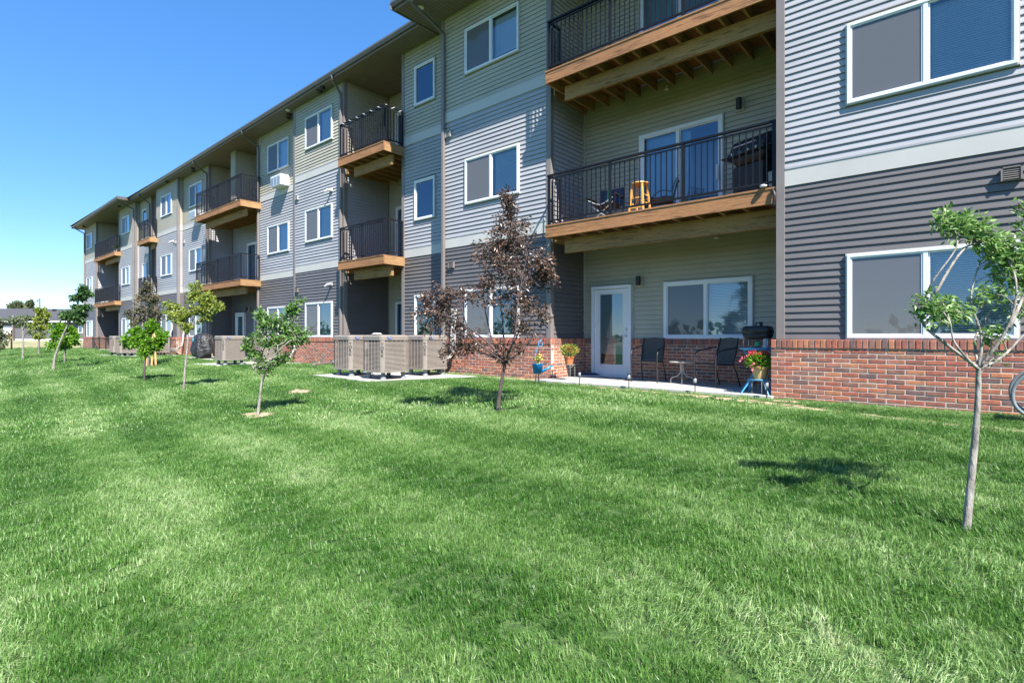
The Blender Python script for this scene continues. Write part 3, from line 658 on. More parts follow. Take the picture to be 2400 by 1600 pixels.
balcony(-7.02, -2.44, 9.16, 11.05, 3.29, (9.70, 0), 2, xr=-2.43, beamx=.25, xl=-7.29); balcony(-7.02, -2.44, 9.16, 11.05, 6.57, (9.70, 0), 2, xr=-2.43, beamx=.25, xl=-7.29)
for zt in (3.29, 6.57):
    balcony(-15.43, -13.0, 9.32, 11.6, zt, (9.85, 10.08), 1, xr=-13.12, xl=-15.92)
    balcony(-28.05, -23.0, 9.42, 11.4, zt, (10.3, 10.28), 0, xr=-23.32, xl=-28.77)
    balcony(-37.9, -35.65, 9.62, 11.38, zt, (10.3, 10.05), 0, xr=-35.92, beamx=1.2, xl=-37.8)
    balcony(-48.9, -43.4, 9.72, 12.1, zt, (10.0, 10.1), 0, xr=-43.92, beamx=1.6, xl=-49.6)
# patio fence of the far recess
fb = MB()
for i in range(34): x = -49.4+i*.165; fb.box(x-.01, x+.01, 9.74, 9.76, .05, .86)
fb.box(-49.5, -43.9, 9.73, 9.77, .80, .84).box(-49.5, -43.9, 9.73, 9.77, .08, .11)
for x in (-49.4, -47.5, -45.7, -43.95): fb.box(x-.03, x+.03, 9.72, 9.78, 0, .92)
tag(fb.build('iron_fence', M['blackm']), 'low black iron fence of pickets in front of the farthest ground floor patio', 'fence')

# slabs
pt = MB()
def slab(pts, z1, z0=-.25): 
    n = len(pts); pt.add([(x, y, z1) for x, y in pts]+[(x, y, z0) for x, y in pts], [tuple(range(n))]+[(i, i+n, (i+1) % n+n, (i+1) % n) for i in range(n)])
slab([(-7.28, 9.12), (-6.9, 9.02), (-2.45, 8.93), (-2.45, 11.0), (-7.19, 11.0), (-7.19, 9.6)], .0)
struct(pt.build('patio', M['concrete']))
pt = MB(); slab([(-12.5, 6.85), (-9.95, 6.68), (-9.4, 8.0), (-9.1, 9.2), (-10.9, 9.3), (-12.5, 8.8)], -.025); struct(pt.build('equipment_pad', M['concrete']))
pt = MB(); slab([(-20.9, 6.9), (-18.6, 6.9), (-18.4, 9.7), (-20.9, 9.7)], -.03); slab([(-27.5, 8.6), (-23.3, 8.6), (-23.3, 11.3), (-27.5, 11.3)], -.02); struct(pt.build('equipment_pad', M['concrete']))
pt = MB(); slab([(-34.2, 6.95), (-30.2, 6.95), (-30.2, 9.6), (-34.2, 9.6)], -.03); struct(pt.build('equipment_pad', M['concrete']))
pt = MB(); slab([(-49.5, 9.6), (-43.9, 9.6), (-43.9, 12), (-49.5, 12)], .0); struct(pt.build('patio', M['concrete']))
pt = MB(); slab([(-15.8, 9.5), (-13.1, 9.5), (-13.1, 11.5), (-15.8, 11.5)], .0); struct(pt.build('patio', M['concrete']))

# ------------------------------------------------------------------ condensers
def text(s, size, parent, loc, rot, m, ext=.002):
    c = D.curves.new('lettering', 'FONT'); c.body = s; c.size = size; c.extrude = ext; c.align_x = 'CENTER'; c.align_y = 'CENTER'; c.resolution_u = 3
    q = D.objects.new('glyphs', c); COL.objects.link(q); me = D.meshes.new_from_object(q.evaluated_get(bpy.context.evaluated_depsgraph_get())); COL.objects.unlink(q); D.objects.remove(q)
    me.materials.clear(); me.materials.append(m); o = link('lettering', me, parent); o.location = loc; o.rotation_euler = rot; return o
def condenser(label):
    t_ = thing('air_condenser', label, 'air conditioner', group='taupe outdoor air conditioning condensers beside the building')
    W_, H0, H1 = .385, .15, .98; cr = .11
    def ring(off, z, n=5):
        pts = []
        for cx, cy, a0 in ((1, 1, 0), (-1, 1, 90), (-1, -1, 180), (1, -1, 270)):
            for k in range(n+1):
                a = math.radians(a0+90*k/n); pts.append(((W_-cr)*cx+(cr+off)*math.cos(a), (W_-cr)*cy+(cr+off)*math.sin(a), z))
        return pts
    def loft(rings, capb=True, capt=True):
        b_ = MB(); n = len(rings[0]); v = [p for r_ in rings for p in r_]
        f = [(i*n+k, i*n+(k+1) % n, (i+1)*n+(k+1) % n, (i+1)*n+k) for i in range(len(rings)-1) for k in range(n)]
        if capb: f.append(tuple(reversed(range(n))))
        if capt: f.append(tuple((len(rings)-1)*n+k for k in range(n)))
        return b_.add(v, f)
    loft([ring(.012, H0), ring(.014, H0+.04)]).build('base_pan', M['hvac'], t_)
    loft([ring(.012, H1-.115, 6), ring(.014, H1-.03, 6), ring(-.01, H1-.005, 6), ring(-.06, H1, 6)], True, False).build('top_cap', M['hvac'], t_, smooth=False)
    fg = MB()
    for r_ in np.linspace(.05, .33, 9): fg.tube([(r_*math.cos(a), r_*math.sin(a), H1+.004) for a in np.linspace(0, 2*math.pi, 25)], .004, 4, cap=False)
    fg.box(-.33, .33, -.006, .006, H1-.003, H1+.003).box(-.006, .006, -.33, .33, H1-.004, H1+.002); fg.build('fan_grille', M['blackm'], t_)
    loft([ring(-.10, H0+.04), ring(-.10, H1-.01)]).build('coil', M['coil'], t_)
    for sx, sy in ((1, -1), (-1, -1), (1, 1), (-1, 1)):
        cp = MB(); n = 4; a0 = math.degrees(math.atan2(sy, sx))
        P = []
        for z in (H0+.04, H1-.115):
            for k in range(n+1):
                a = math.radians(a0-28+56*k/n); P.append(((W_-cr)*sx+(cr+.004)*math.cos(a), (W_-cr)*sy+(cr+.004)*math.sin(a), z))
        cp.add(P, [(k, k+1, k+n+2, k+n+1) for k in range(n)]); cp.build('corner_panel', M['hvac'], t_)
    g = MB(); rows = 23
    rr = ring(0, 0, 6); rr2 = ring(-.012, 0, 6); n = len(rr)
    for i in range(rows):
        z = H0+.05+i*(H1-H0-.175)/rows
        for k in range(n):
            p, q = rr[k], rr[(k+1) % n]; p2, q2 = rr2[k], rr2[(k+1) % n]
            g.add([(p[0], p[1], z), (q[0], q[1], z), (q2[0], q2[1], z+.014), (p2[0], p2[1], z+.014)], [(0, 1, 2, 3)])
    for k in range(4):
        for i in range(-2, 3):
            for sgn in ((1,)):
                d = i*.12; c0 = [(d, -W_), (W_, d), (d, W_), (-W_, d)][k]; s_ = .0025
                ox, oy = ((s_, .008) if k % 2 == 0 else (.008, s_)); g.box(c0[0]-ox, c0[0]+ox, c0[1]-oy, c0[1]+oy, H0+.04, H1-.12)
    g.build('louver_panel', M['hvac'], t_, stuff=True)
    for sx, sy in ((1, -1), (-1, -1), (1, 1), (-1, 1)):
        MB().lathe([(.075, 0), (.07, .02), (.05, .05), (.05, .15)], (sx*.27, sy*.27, 0), 10).build('riser', M['riser'], t_, smooth=True)
    bd = MB().box(W_+.0145, W_+.019, -.25, -.13, H1-.09, H1-.045).build('name_badge', M['label'], t_); text('YORK', .036, bd, (W_+.0195, -.185, H1-.067), (math.pi/2, 0, math.pi/2), M['white'], .0008)
    e = (W_-cr)+(cr+.005)*math.cos(math.radians(45)); cp2 = MB().box(-.001, .001, -.001, .001, .5, .501).build('corner_lettering', M['blackm'], t_)
    for k, ch in enumerate('YORK'): text(ch, .10, cp2, (e+.003, -e-.003, H1-.21-k*.083), (math.pi/2, 0, math.pi/4), M['blackm'], .001)
    return t_
def cornerpos(x, y, z=-.02): return (x-.385, y+.385, z)
c0 = condenser('middle and nearest of the three condensers left of the maroon tree'); c0.location = cornerpos(-9.86, 7.02)
dup(c0, cornerpos(-11.3, 7.14), label='leftmost of the three condensers left of the maroon tree')
dup(c0, cornerpos(-10.03, 8.36), label='rightmost of the three near condensers with white pipes at its side')
dup(c0, cornerpos(-19.2, 7.3, -.03), label='lone condenser standing right of the black covered grill')
dup(c0, cornerpos(-19.75, 8.85, -.03), label='condenser behind the young green tree with slanting white trunk')
dup(c0, cornerpos(-33.1, 7.35, -.03), label='leftmost condenser of the farthest group, left of the round green tree')
dup(c0, cornerpos(-31.6, 7.3, -.03), label='front row condenser of the farthest group half behind the round green tree')
dup(c0, cornerpos(-31.2, 8.6, -.03), label='rightmost condenser of the farthest group beside curled white pipes')
dup(c0, cornerpos(-32.6, 8.7, -.03), label='condenser of the farthest group hidden behind the round green tree, back row')

T = thing('rag', 'small crumpled pale rag lying on top of the middle near condenser', 'rag', (-10.18, 7.12, .965))
rg = MB()
for i in range(7):
    for j in range(7): rg.v.append(((i-3)*.035+R.uniform(-.012, .012), (j-3)*.03+R.uniform(-.012, .012), .01+.035*abs(math.sin(i*1.9+j*1.3))*(1 if 0 < i < 6 and 0 < j < 6 else .1)))
rg.f = [(i*7+j, i*7+j+1, i*7+j+8, i*7+j+7) for i in range(6) for j in range(6)]; rg.m = [0]*36; rg.build('cloth', M['band'], T, smooth=True)
ex = MB(); p0 = on_ground(790, 850)[1]; p1 = on_ground(735, 859)[1]; ex.bar(p0+Vector((0, .4, .06)), p1+Vector((0, 0, .06)), .09, .07)
tag(ex.build('drain_extension', M['trim'], bevel=.01), 'taupe drain pipe lying on the grass left of the near condensers', 'drain pipe')
# pipes and boxes at the wall
def pipes(x, y, zt, dx, n=4, x_end=None):
    MB().box(x-.08, x+.06, y-.1, y-.02, zt-.02, zt+.3).build('disconnect_box', M['band'], BLD, bevel=.006)
    for k in range(n):
        o = k*.045; e = Vector((x+dx*(1+.12*k), y-.55-.1*k, .12+.05*k))
        p = [Vector((x+o-.05, y-.05, zt)), Vector((x+o-.03, y-.13, zt-.25)), Vector((x+o-.02, y-.16, .75)), Vector((x+o, y-.18, .45)), Vector((x+dx*.3, y-.3, .2+.03*k)), e]
        pts = [p[0]]
        for i in range(1, len(p)-1):
            for s_ in (.35, .65): pts.append(p[i-1].lerp(p[i], s_) if s_ < .5 else p[i].lerp(p[i+1], s_-.5))
        pts.append(e); MB().tube(pts, .021 if k else .03, 7).build('refrigerant_line', M['hose'], BLD, smooth=True)
pipes(-10.35, 9.68, 1.35, -.3, 4); pipes(-31.9, 10.28, 1.3, -.5, 4); pipes(-18.95, 9.83, .6, .1, 2); pipes(-33.0, 10.0, 1.3, -.3, 3)

# ------------------------------------------------------------------ trees
def rv(r=1.0):
    while True:
        v = Vector((R.uniform(-1, 1), R.uniform(-1, 1), R.uniform(-1, 1)))
        if .05 < v.length < 1: return v*r
def smooth(pts, k=4):
    out = []; P = [pts[0]]+list(pts)+[pts[-1]]
    for i in range(1, len(P)-2):
        a, b2, c, d = P[i-1], P[i], P[i+1], P[i+2]
        for j in range(k):
            s = j/k; out.append(.5*((2*b2)+(c-a)*s+(2*a-5*b2+4*c-d)*s*s+(3*b2-a-3*c+d)*s**3))
    out.append(pts[-1]); return out
def leaf(mb, p, d, ln, w, fold=.25, droop=.2):
    d = (d+Vector((0, 0, -droop))).normalized(); s = d.cross(rv()).normalized(); n = s.cross(d)
    a = p; m1 = p+d*ln*.45; e = p+d*ln-Vector((0, 0, droop*ln*.25))
    l = m1+s*w/2+n*w*fold; r = m1-s*w/2+n*w*fold
    mb.add([a, l, e, r, m1], [(0, 4, 2, 1), (0, 3, 2, 4)])
def tree(name, label, base, t, trunk, limbs, lobes, lf, bark, r0, ll, lw, nleaf, ntwig=70, twigr=.006, depth=.9, group=None, droop=.2, along=.55, wind=None, cat='tree', up=.25):
    """trunk/limbs: measured (px, py[, depth offset, m]) points; lobes: (px, py, rx, ry, weight[, depth offset])"""
    T = thing(name, label, cat, base, group=group)
    fwd = Vector((-ST, CT, 0)); k = t/FPX
    def P(q): v = at(q[0], q[1], t)+fwd*(q[2] if len(q) > 2 else 0); return v-base
    b_ = MB(); tp = smooth([Vector((0, 0, -.06))]+[P(q) for q in trunk], 5)
    nn_ = len(tp); b_.tube(tp, [r0*(1.35 if i == 0 else 1.12 if i == 1 else 1)*(1-.45*i/nn_)*(1+.05*math.sin(i*2.3)) for i in range(nn_)], 9)
    b_.build('trunk', M[bark], T, smooth=True)
    starts = [(p, r0*.4) for p in tp[int(nn_*.85):]]; lb = MB()
    for L in limbs:
        pts = smooth([P(q) for q in L], 5)
        n = len(pts); rr = r0*.46
        lb.tube(pts, [max(rr*(1-.8*i/n), .004) for i in range(n)], 7)
        starts += [(p, rr*(1-.8*i/n)) for i, p in enumerate(pts) if i > n*.3]
    tw = MB(); leaves = MB(); tot = sum(l[4] for l in lobes)
    for L in lobes:
        cx, cy, rx, ry, w = L[:5]; c = P((cx, cy, L[5] if len(L) > 5 else 0)); rx *= k; ry *= k
        cr_ = Vector((CT, ST, 0))
        nt_ = max(2, int(ntwig*w/tot)); nl = int(nleaf*w/tot/nt_)
        for i in range(nt_):
            v = rv(); tip = c+cr_*v.x*rx+fwd*v.y*min(rx, ry*1.3)*depth+Vector((0, 0, v.z*ry))
            cand = sorted(starts, key=lambda s_: (s_[0]-tip).length+(.6 if s_[0].z > tip.z else 0)*1.0)[:4]
            s0, sr = R.choice(cand); mid = s0.lerp(tip, .5)+Vector((0, 0, (tip-s0).length*up*.5))+rv(.06*(tip-s0).length)
            pts = smooth([s0, mid, tip], 3); tw.tube(pts, [max(.003, min(sr, twigr)*(1-.7*q/len(pts))) for q in range(len(pts))], 4, cap=False)
            if i % 2 == 0: starts.append((mid, twigr))
            for q in range(nl):
                s_ = 1-along*R.random()**1.2; a = s_*(len(pts)-1); i0 = min(int(a), len(pts)-2); p = pts[i0].lerp(pts[i0+1], a-i0)
                d = (pts[i0+1]-pts[i0]).normalized()*.5+rv(.9)
                if wind: d += Vector(wind)
                p = p+rv(.055+.12*min(rx, ry)); leaf(leaves, p, d, ll*R.uniform(.6, 1.2), lw*R.uniform(.7, 1.2), droop=droop)
    lb_ = lb
    if lb_.f: lb_.build('branches', M[bark], T, smooth=True)
    tw.build('twigs', M[bark], T, smooth=True)
    leaves.build('crown', M[lf], T); return T
G = 'young trees planted on the lawn'
t1, b1 = on_ground(1166, 962)
tree('crabapple_tree', 'small tree with dark maroon leaves in front of the brick base and the near condensers', b1, t1,
     [(1170, 930), (1178, 880), (1184, 845)],
     [[(1184, 845), (1178, 760, .1), (1172, 660, .15), (1195, 560, .1), (1200, 470)], [(1184, 845), (1140, 800, -.1), (1090, 760, -.2), (1050, 740, -.2), (1005, 735)],
      [(1184, 850), (1110, 790, -.2), (1075, 700, -.2), (1030, 680, -.3)], [(1184, 845), (1215, 780, .2), (1235, 700, .2), (1250, 620, .1)],
      [(1182, 850), (1205, 790, -.3), (1215, 700, -.3), (1235, 600, -.3)], [(1180, 850), (1150, 790, .3), (1130, 690, .4), (1140, 590, .3)], [(1184, 850), (1235, 810), (1270, 750)]],
     [(1190, 475, 26, 35, 1.0), (1200, 545, 60, 45, 1.9), (1225, 625, 72, 50, 2.6), (1140, 600, 45, 45, 1.0), (1290, 640, 28, 45, .9), (1160, 680, 70, 40, 1.4), (1235, 735, 55, 55, 1.6), (1030, 690, 55, 30, 1.2), (1020, 745, 55, 40, 1.3), (1080, 790, 45, 35, .7), (1050, 820, 30, 22, .5), (1190, 830, 45, 28, .7), (1095, 690, 20, 20, .2)],
     'lf_maroon', 'bark_dark', .031, .064, .027, 8200, 420, .0055, group=G)
t2, b2_ = on_ground(2263, 1240)
tree('lilac_tree', 'nearest young tree with pale rough trunk and wind blown grey green leaves', b2_, t2,
     [(2275, 1130), (2285, 1030), (2292, 930), (2293, 862)],
     [[(2293, 862), (2225, 800, .05), (2190, 750, .1), (2180, 670), (2225, 585, -.05), (2238, 540)], [(2190, 690), (2245, 600), (2290, 560)],
      [(2293, 865), (2240, 845, -.1), (2205, 800, -.1), (2197, 760, -.1)], [(2293, 862), (2300, 790), (2292, 700, .05), (2310, 620, .05)], [(2295, 862), (2330, 760, -.1), (2345, 660, -.1), (2345, 580)],
      [(2295, 862), (2320, 790, .1), (2375, 700, .1), (2400, 640)], [(2295, 865), (2350, 835), (2405, 780), (2450, 760)], [(2330, 770, -.1), (2420, 640), (2450, 520)]],
     [(2250, 530, 62, 26, 1.6), (2215, 505, 20, 14, .3), (2300, 560, 42, 22, .8), (2178, 722, 42, 26, 1.3), (2240, 728, 35, 18, .6), (2345, 590, 42, 36, 1.6), (2375, 640, 40, 42, 1.6), (2440, 560, 60, 70, 1.5), (2400, 490, 16, 30, .4), (2310, 780, 35, 12, .3), (2440, 720, 50, 50, .8), (2500, 600, 70, 90, 1.6), (2320, 690, 40, 20, .4), (2330, 830, 10, 6, .05)],
     'lf_pale', 'bark_pale', .0235, .050, .021, 3000, 230, .0042, group=G, wind=(.55, -.1, -.05), depth=.8)
t3, b3 = on_ground(602.6, 973)
tree('pear_tree', 'young green tree with slanting white trunk and small mulch ring, before the middle condensers', b3, t3,
     [(608, 940), (613, 900), (618, 885)],
     [[(618, 885), (625, 830), (660, 760), (690, 720)], [(618, 885), (600, 840, .2), (612, 780, .2), (610, 745)], [(618, 885), (650, 840, -.2), (690, 800, -.2), (715, 785)], [(618, 885), (600, 860, -.1), (585, 825)], [(618, 885), (640, 820, .2), (640, 750, .2)]],
     [(690, 715, 18, 22, .9), (672, 755, 25, 25, 1.1), (635, 750, 22, 25, .9), (610, 735, 10, 14, .4), (612, 780, 16, 30, .8), (640, 800, 25, 22, .8), (690, 795, 34, 26, 1.6), (715, 780, 14, 14, .5), (595, 835, 16, 20, .7), (630, 855, 30, 18, .7), (575, 800, 8, 20, .4), (665, 840, 22, 14, .6)],
     'lf_green', 'bark_pale', .024, .075, .036, 2300, 150, .008, group=G)
t4, b4 = on_ground(429.8, 916)
tree('hackberry_tree', 'slim young tree with tall pale trunk and yellow green crown spreading right', b4, t4,
     [(434, 860), (440, 800), (436, 775)],
     [[(436, 775), (438, 740), (450, 710), (470, 680)], [(436, 775), (425, 740, .2), (405, 710)], [(436, 775), (460, 730, .1), (500, 720)], [(438, 745), (480, 700), (510, 710)]],
     [(455, 680, 14, 18, .8), (475, 698, 32, 14, 1.6), (500, 722, 26, 14, 1.3), (400, 722, 22, 14, .9), (415, 742, 22, 16, 1.1), (450, 730, 28, 12, .8), (485, 742, 14, 6, .4), (440, 765, 16, 9, .4)],
     'lf_lime', 'bark_pale', .026, .085, .042, 2500, 150, .009, group=G)
t5, b5 = on_ground(338, 893)
tree('maple_tree', 'low young tree with dense round bright green crown and dark trunk', b5, t5,
     [(339, 860), (342, 830), (344, 815)],
     [[(344, 815), (330, 800), (315, 785)], [(344, 815), (352, 790), (358, 770)], [(344, 815), (365, 805), (380, 795)]],
     [(345, 802, 30, 14, 1.4), (308, 797, 18, 14, 1.1), (322, 776, 16, 9, .7), (357, 764, 11, 12, .9), (380, 788, 14, 12, .9), (345, 824, 18, 7, .5), (296, 806, 7, 9, .3), (340, 782, 16, 8, .5), (374, 808, 10, 7, .3)],
     'lf_bright', 'bark_dark', .028, .115, .065, 2500, 110, .01, group=G)
t6, b6 = on_ground(347, 857)
T6 = tree('crabapple_tree', 'taller tree with thin dusky purple green crown behind the round green tree', b6, t6,
     [(348, 820), (342, 770), (345, 730)],
     [[(345, 730), (340, 700), (345, 672)], [(345, 750), (320, 730), (302, 722)], [(345, 740), (370, 720), (375, 700)], [(345, 760), (372, 745, .3), (376, 720)]],
     [(345, 675, 18, 14, .8), (335, 700, 28, 12, 1.1), (358, 700, 18, 10, .6), (345, 730, 32, 16, 1.2), (305, 735, 14, 16, .7), (330, 755, 28, 14, .9), (355, 765, 22, 14, .7), (365, 825, 20, 8, .3), (370, 740, 10, 16, .4)],
     'lf_purple', 'bark_grey', .036, .10, .05, 2300, 170, .010, group=G)
stk = MB()
for dx in (-.12, .16, .38): stk.bar((dx+.05, dx*.3, 0), (dx*.8, .1, 1.15), .06, .045)
stk.build('support_stake', M['stake'], T6)
t7, b7 = on_ground(124.6, 866)
tree('pear_tree', 'tall leaning dark green tree at the far left corner of the building', b7, t7,
     [(128, 840), (138, 810), (150, 780), (165, 750)],
     [[(165, 750), (178, 720), (190, 690), (196, 670)], [(165, 750), (150, 740), (140, 735)], [(175, 725), (190, 735), (205, 730)]],
     [(193, 680, 12, 16, .9), (182, 697, 18, 8, .8), (205, 690, 12, 7, .5), (185, 722, 20, 10, 1.1), (165, 742, 22, 12, 1.3), (190, 745, 14, 14, .9), (148, 735, 10, 8, .5), (205, 720, 14, 6, .5)],
     'lf_dark', 'bark_pale', .046, .125, .06, 2200, 120, .014, group=G)
t8, b8 = on_ground(151, 849)
tree('maple_tree', 'bushy bright green tree with short trunk left of the building corner', b8, t8,
     [(152, 830), (153, 815)], [[(153, 815), (140, 790), (135, 775)], [(153, 815), (165, 795), (170, 785)]],
     [(150, 790, 32, 20, 2.2), (135, 768, 16, 12, .9), (120, 808, 12, 8, .5), (165, 800, 18, 14, 1), (143, 812, 16, 6, .4), (160, 770, 14, 10, .6)],
     'lf_bright', 'bark_grey', .04, .14, .08, 2800, 100, .012, group=G)
t9, b9 = on_ground(53.5, 842)
tree('locust_tree', 'thin tree with whitish trunk and forked sparse branches at the left', b9, t9,
     [(54, 810), (54, 780), (54, 770)], [[(54, 770), (40, 760), (30, 752)], [(54, 770), (60, 755), (62, 745)], [(54, 790), (66, 780)]],
     [(40, 748, 24, 7, 1), (60, 744, 16, 8, .8), (28, 752, 12, 7, .5), (45, 762, 20, 6, .4), (70, 778, 10, 5, .2)],
     'lf_olive', 'bark_pale', .048, .11, .055, 1500, 90, .02, group=G)
t10, b10 = on_ground(90.6, 831)
tree('elm_tree', 'upright yellow green tree in front of the low grey house', b10, t10,
     [(91, 800), (93, 770), (94, 740)], [[(94, 740), (95, 722)], [(93, 760), (110, 745)], [(93, 770), (80, 755)]],
     [(95, 728, 12, 10, .8), (92, 745, 20, 12, 1.2), (112, 740, 12, 7, .6), (85, 765, 18, 12, 1), (105, 770, 14, 8, .6), (90, 788, 16, 8, .7)],
     'lf_lime', 'bark_grey', .055, .14, .075, 2000, 110, .02, group=G)
t11, b11 = on_ground(-8, 838)
tree('willow_tree', 'olive leaved tree cut by the left edge of the photograph', b11, t11,
     [(-8, 800), (-9, 770)], [[(-9, 770), (5, 760)], [(-9, 780), (-25, 760)], [(-9, 790), (8, 790)]],
     [(-5, 755, 22, 12, 1.2), (0, 785, 20, 16, 1.2), (2, 810, 16, 14, 1), (-22, 790, 20, 25, 1)],
     'lf_olive', 'bark_grey', .08, .17, .07, 1700, 120, .02, group=G)
# drainage pipe scrap and root guard near the maroon tree
dp = MB(); dp.tube([b1+Vector((.02, -.02, -.01)), b1+Vector((.10, -.08, .03)), b1+Vector((.2, -.1, .015))], .03, 8)
tag(dp.build('root_guard', M['blackm'], smooth=True), 'torn black plastic guard lying at the foot of the maroon tree', 'plant guard')

# ------------------------------------------------------------------ garden and patio things
def pot(mb_, r, h, c=(0, 0, 0), mi=0): return mb_.lathe([(0, 0), (r*.68, 0), (r*.93, h*.82), (r*1.04, h*.82), (r*1.06, h), (r*.92, h), (r*.9, h*.88), (0, h*.88)], c, 20, mi)
def flowers(T, rad, hgt, z0, nl, lfm, petals, nf, ls=.045):
    lv = MB()
    for _ in range(nl):
        v = rv(); p = Vector((v.x*rad, v.y*rad, z0+hgt*(.5+.5*v.z))); leaf(lv, p, (p-Vector((0, 0, z0))).normalized()+rv(.6), ls*R.uniform(.7, 1.3), ls*.55, droop=.15)
    lv.build('foliage', M[lfm], T)
    st = MB()
    for _ in range(14): v = rv(); st.tube([(0, 0, z0-.02), (v.x*rad*.5, v.y*rad*.5, z0+hgt*.4), (v.x*rad*.8, v.y*rad*.8, z0+hgt*.7)], .003, 4)
    st.build('stems', M['lf_green'], T)
    for mk, pos in petals:
        f = MB()
        for (px_, py_, pz, r_) in pos:
            for _ in range(nf):
                v = rv(); leaf(f, Vector((px_, py_, pz))+v*r_, v+Vector((0, 0, .3)), r_*.9, r_*.8, droop=0)
        f.build('blooms', M[mk], T)
def ringpos(n, rad, z0, z1, r_): return [(rad*R.uniform(.3, 1)*math.cos(a), rad*R.uniform(.3, 1)*math.sin(a), R.uniform(z0, z1), r_) for a in [R.uniform(0, 6.3) for _ in range(n)]]
# wire stand + terracotta pot in the left corner
sp_ = at(1334, 882, 11.45); sp_.z = 0.0
T = thing('plant_stand', 'thin legged wire plant stand holding the terracotta pot by the left brick corner', 'plant stand', sp_)
w_ = MB(); ht = .33
for k in range(4):
    a = math.pi/4+k*math.pi/2; x, y = .12*math.cos(a), .12*math.sin(a); w_.tube([(x, y, 0), (x, y, ht-.06), (x*.8, y*.8, ht-.01), (x*.3, y*.3, ht-.06)], .006, 6)
w_.tube([(.12*math.cos(a), .12*math.sin(a), ht) for a in np.linspace(0, 2*math.pi, 17)], .006, 5, cap=False).tube([(.06*math.cos(a), .06*math.sin(a), ht) for a in np.linspace(0, 2*math.pi, 13)], .004, 5, cap=False)
w_.bar((-.12, 0, ht), (.12, 0, ht), .008).bar((0, -.12, ht), (0, .12, ht), .008); w_.build('frame', M['wire'], T)
T = thing('flower_pot', 'terracotta pot of small red and yellow flowers on the wire stand in the corner', 'flower pot', sp_+Vector((0, 0, ht+.006)))
pot(MB(), .105, .17).build('pot', M['terra'], T, smooth=False); MB().lathe([(0, .15), (.09, .15)]).build('soil', M['soil'], T)
flowers(T, .19, .25, .17, 420, 'lf_lime', [('red', ringpos(9, .17, .25, .4, .025)), ('orange', ringpos(10, .17, .22, .4, .025)), ('yellow', ringpos(14, .18, .22, .4, .02))], 7, .05)
# shepherd hook, watering can
hp = at(1262, 893, 10.9); hp.z = ground_z(hp.x, hp.y)
T = thing('shepherd_hook', 'thin dark metal hook stuck in the grass beside the brick corner', 'garden hook', hp)
MB().tube(smooth([Vector((-.09, 0, 0)), Vector((-.02, 0, .5)), Vector((.04, 0, .90)), Vector((.09, 0, .97)), Vector((.13, 0, .92)), Vector((.12, 0, .86))], 4), .006, 6).build('rod', M['blackm'], T, smooth=True)
MB().tube([(.01, 0, -.02), (.01, 0, .3)], .012, 6).build('stake', M['blackm'], T)
T = thing('watering_can', 'bright blue watering can planter hanging from the dark garden hook', 'watering can', hp+Vector((.0, -.03, .22)))
cn = MB(); cn.lathe([(0, 0), (.082, 0), (.115, .19), (.12, .195), (.11, .195), (.078, .01)], (0, 0, 0), 20); cn.build('can', M['blue'], T, smooth=True)
sd = Vector((CT, ST, 0)); cn = MB(); cn.tube([sd*.08+Vector((0, 0, .03)), sd*.18+Vector((0, 0, .09)), sd*.29+Vector((0, 0, .15))], [.03, .02, .014], 8).lathe([(0, 0), (.035, .0), (.03, .02), (0, .02)], tuple(sd*.30+Vector((0, 0, .14))), 10); cn.build('spout', M['blue'], T, smooth=True)
MB().tube(smooth([sd*-.1+Vector((0, 0, .2)), sd*-.02+Vector((0, 0, .45)), sd*.04+Vector((0, 0, .62)), sd*.09+Vector((0, 0, .70))], 4), .006, 5).tube([(sd*(.06+.045*math.cos(a))+Vector((0, 0, .60+.06*math.sin(a)))) for a in np.linspace(0, 6.28, 12)], .008, 5).build('hanger', M['ltblue'], T, smooth=True)
flowers(T, .07, .16, .19, 60, 'lf_lime', [('yellow', [(.0, 0, .24, .045), (.05, .02, .26, .04), (-.03, .01, .30, .03), (.06, 0, .36, .03)])], 16, .04)
# shoes
T = thing('sneaker', 'dark running shoe with white sole lying in the back corner by the door', 'shoe', (-6.95, 10.62, 0.002), rz=.2)
s_ = MB(); s_.tube([(-.12, 0, .035), (-.05, 0, .04), (.05, 0, .035), (.13, 0, .025)], [.036, .042, .04, .02], 10); s_.build('upper', M['camp'], T, smooth=True)
s_ = MB(); s_.box(-.14, .14, -.045, .045, 0, .022); s_.build('sole', M['white'], T, bevel=.01)
s2_ = dup(T, (-6.82, 10.75, .002), .75, 'second dark running shoe turned beside the first at the brick wall')
# solar path lights
def solar(px, py, label):
    t_, b_ = on_ground(px, py); T = thing('solar_light', label, 'garden light', b_+Vector((0, 0, -.01)), group='solar lights along the patio edge')
    MB().tube([(0, 0, -.02), (0, 0, .20)], .009, 8).build('stake', M['blackm'], T)
    MB().lathe([(.013, .19), (.026, .20), (.028, .26), (.012, .27)], n=12).build('lens', M['steel'], T, smooth=True)
    MB().lathe([(0, .29), (.034, .285), (.036, .27), (.0, .268)], n=14).build('cap', M['blackm'], T); return T
solar(1358, 903, 'small solar light in the grass below the terracotta pot'); solar(1474, 911, 'small solar light in the grass before the white door')
solar(1629, 922, 'small solar light in the grass before the beige side table'); solar(1797, 935, 'small solar light beside the right brick corner')
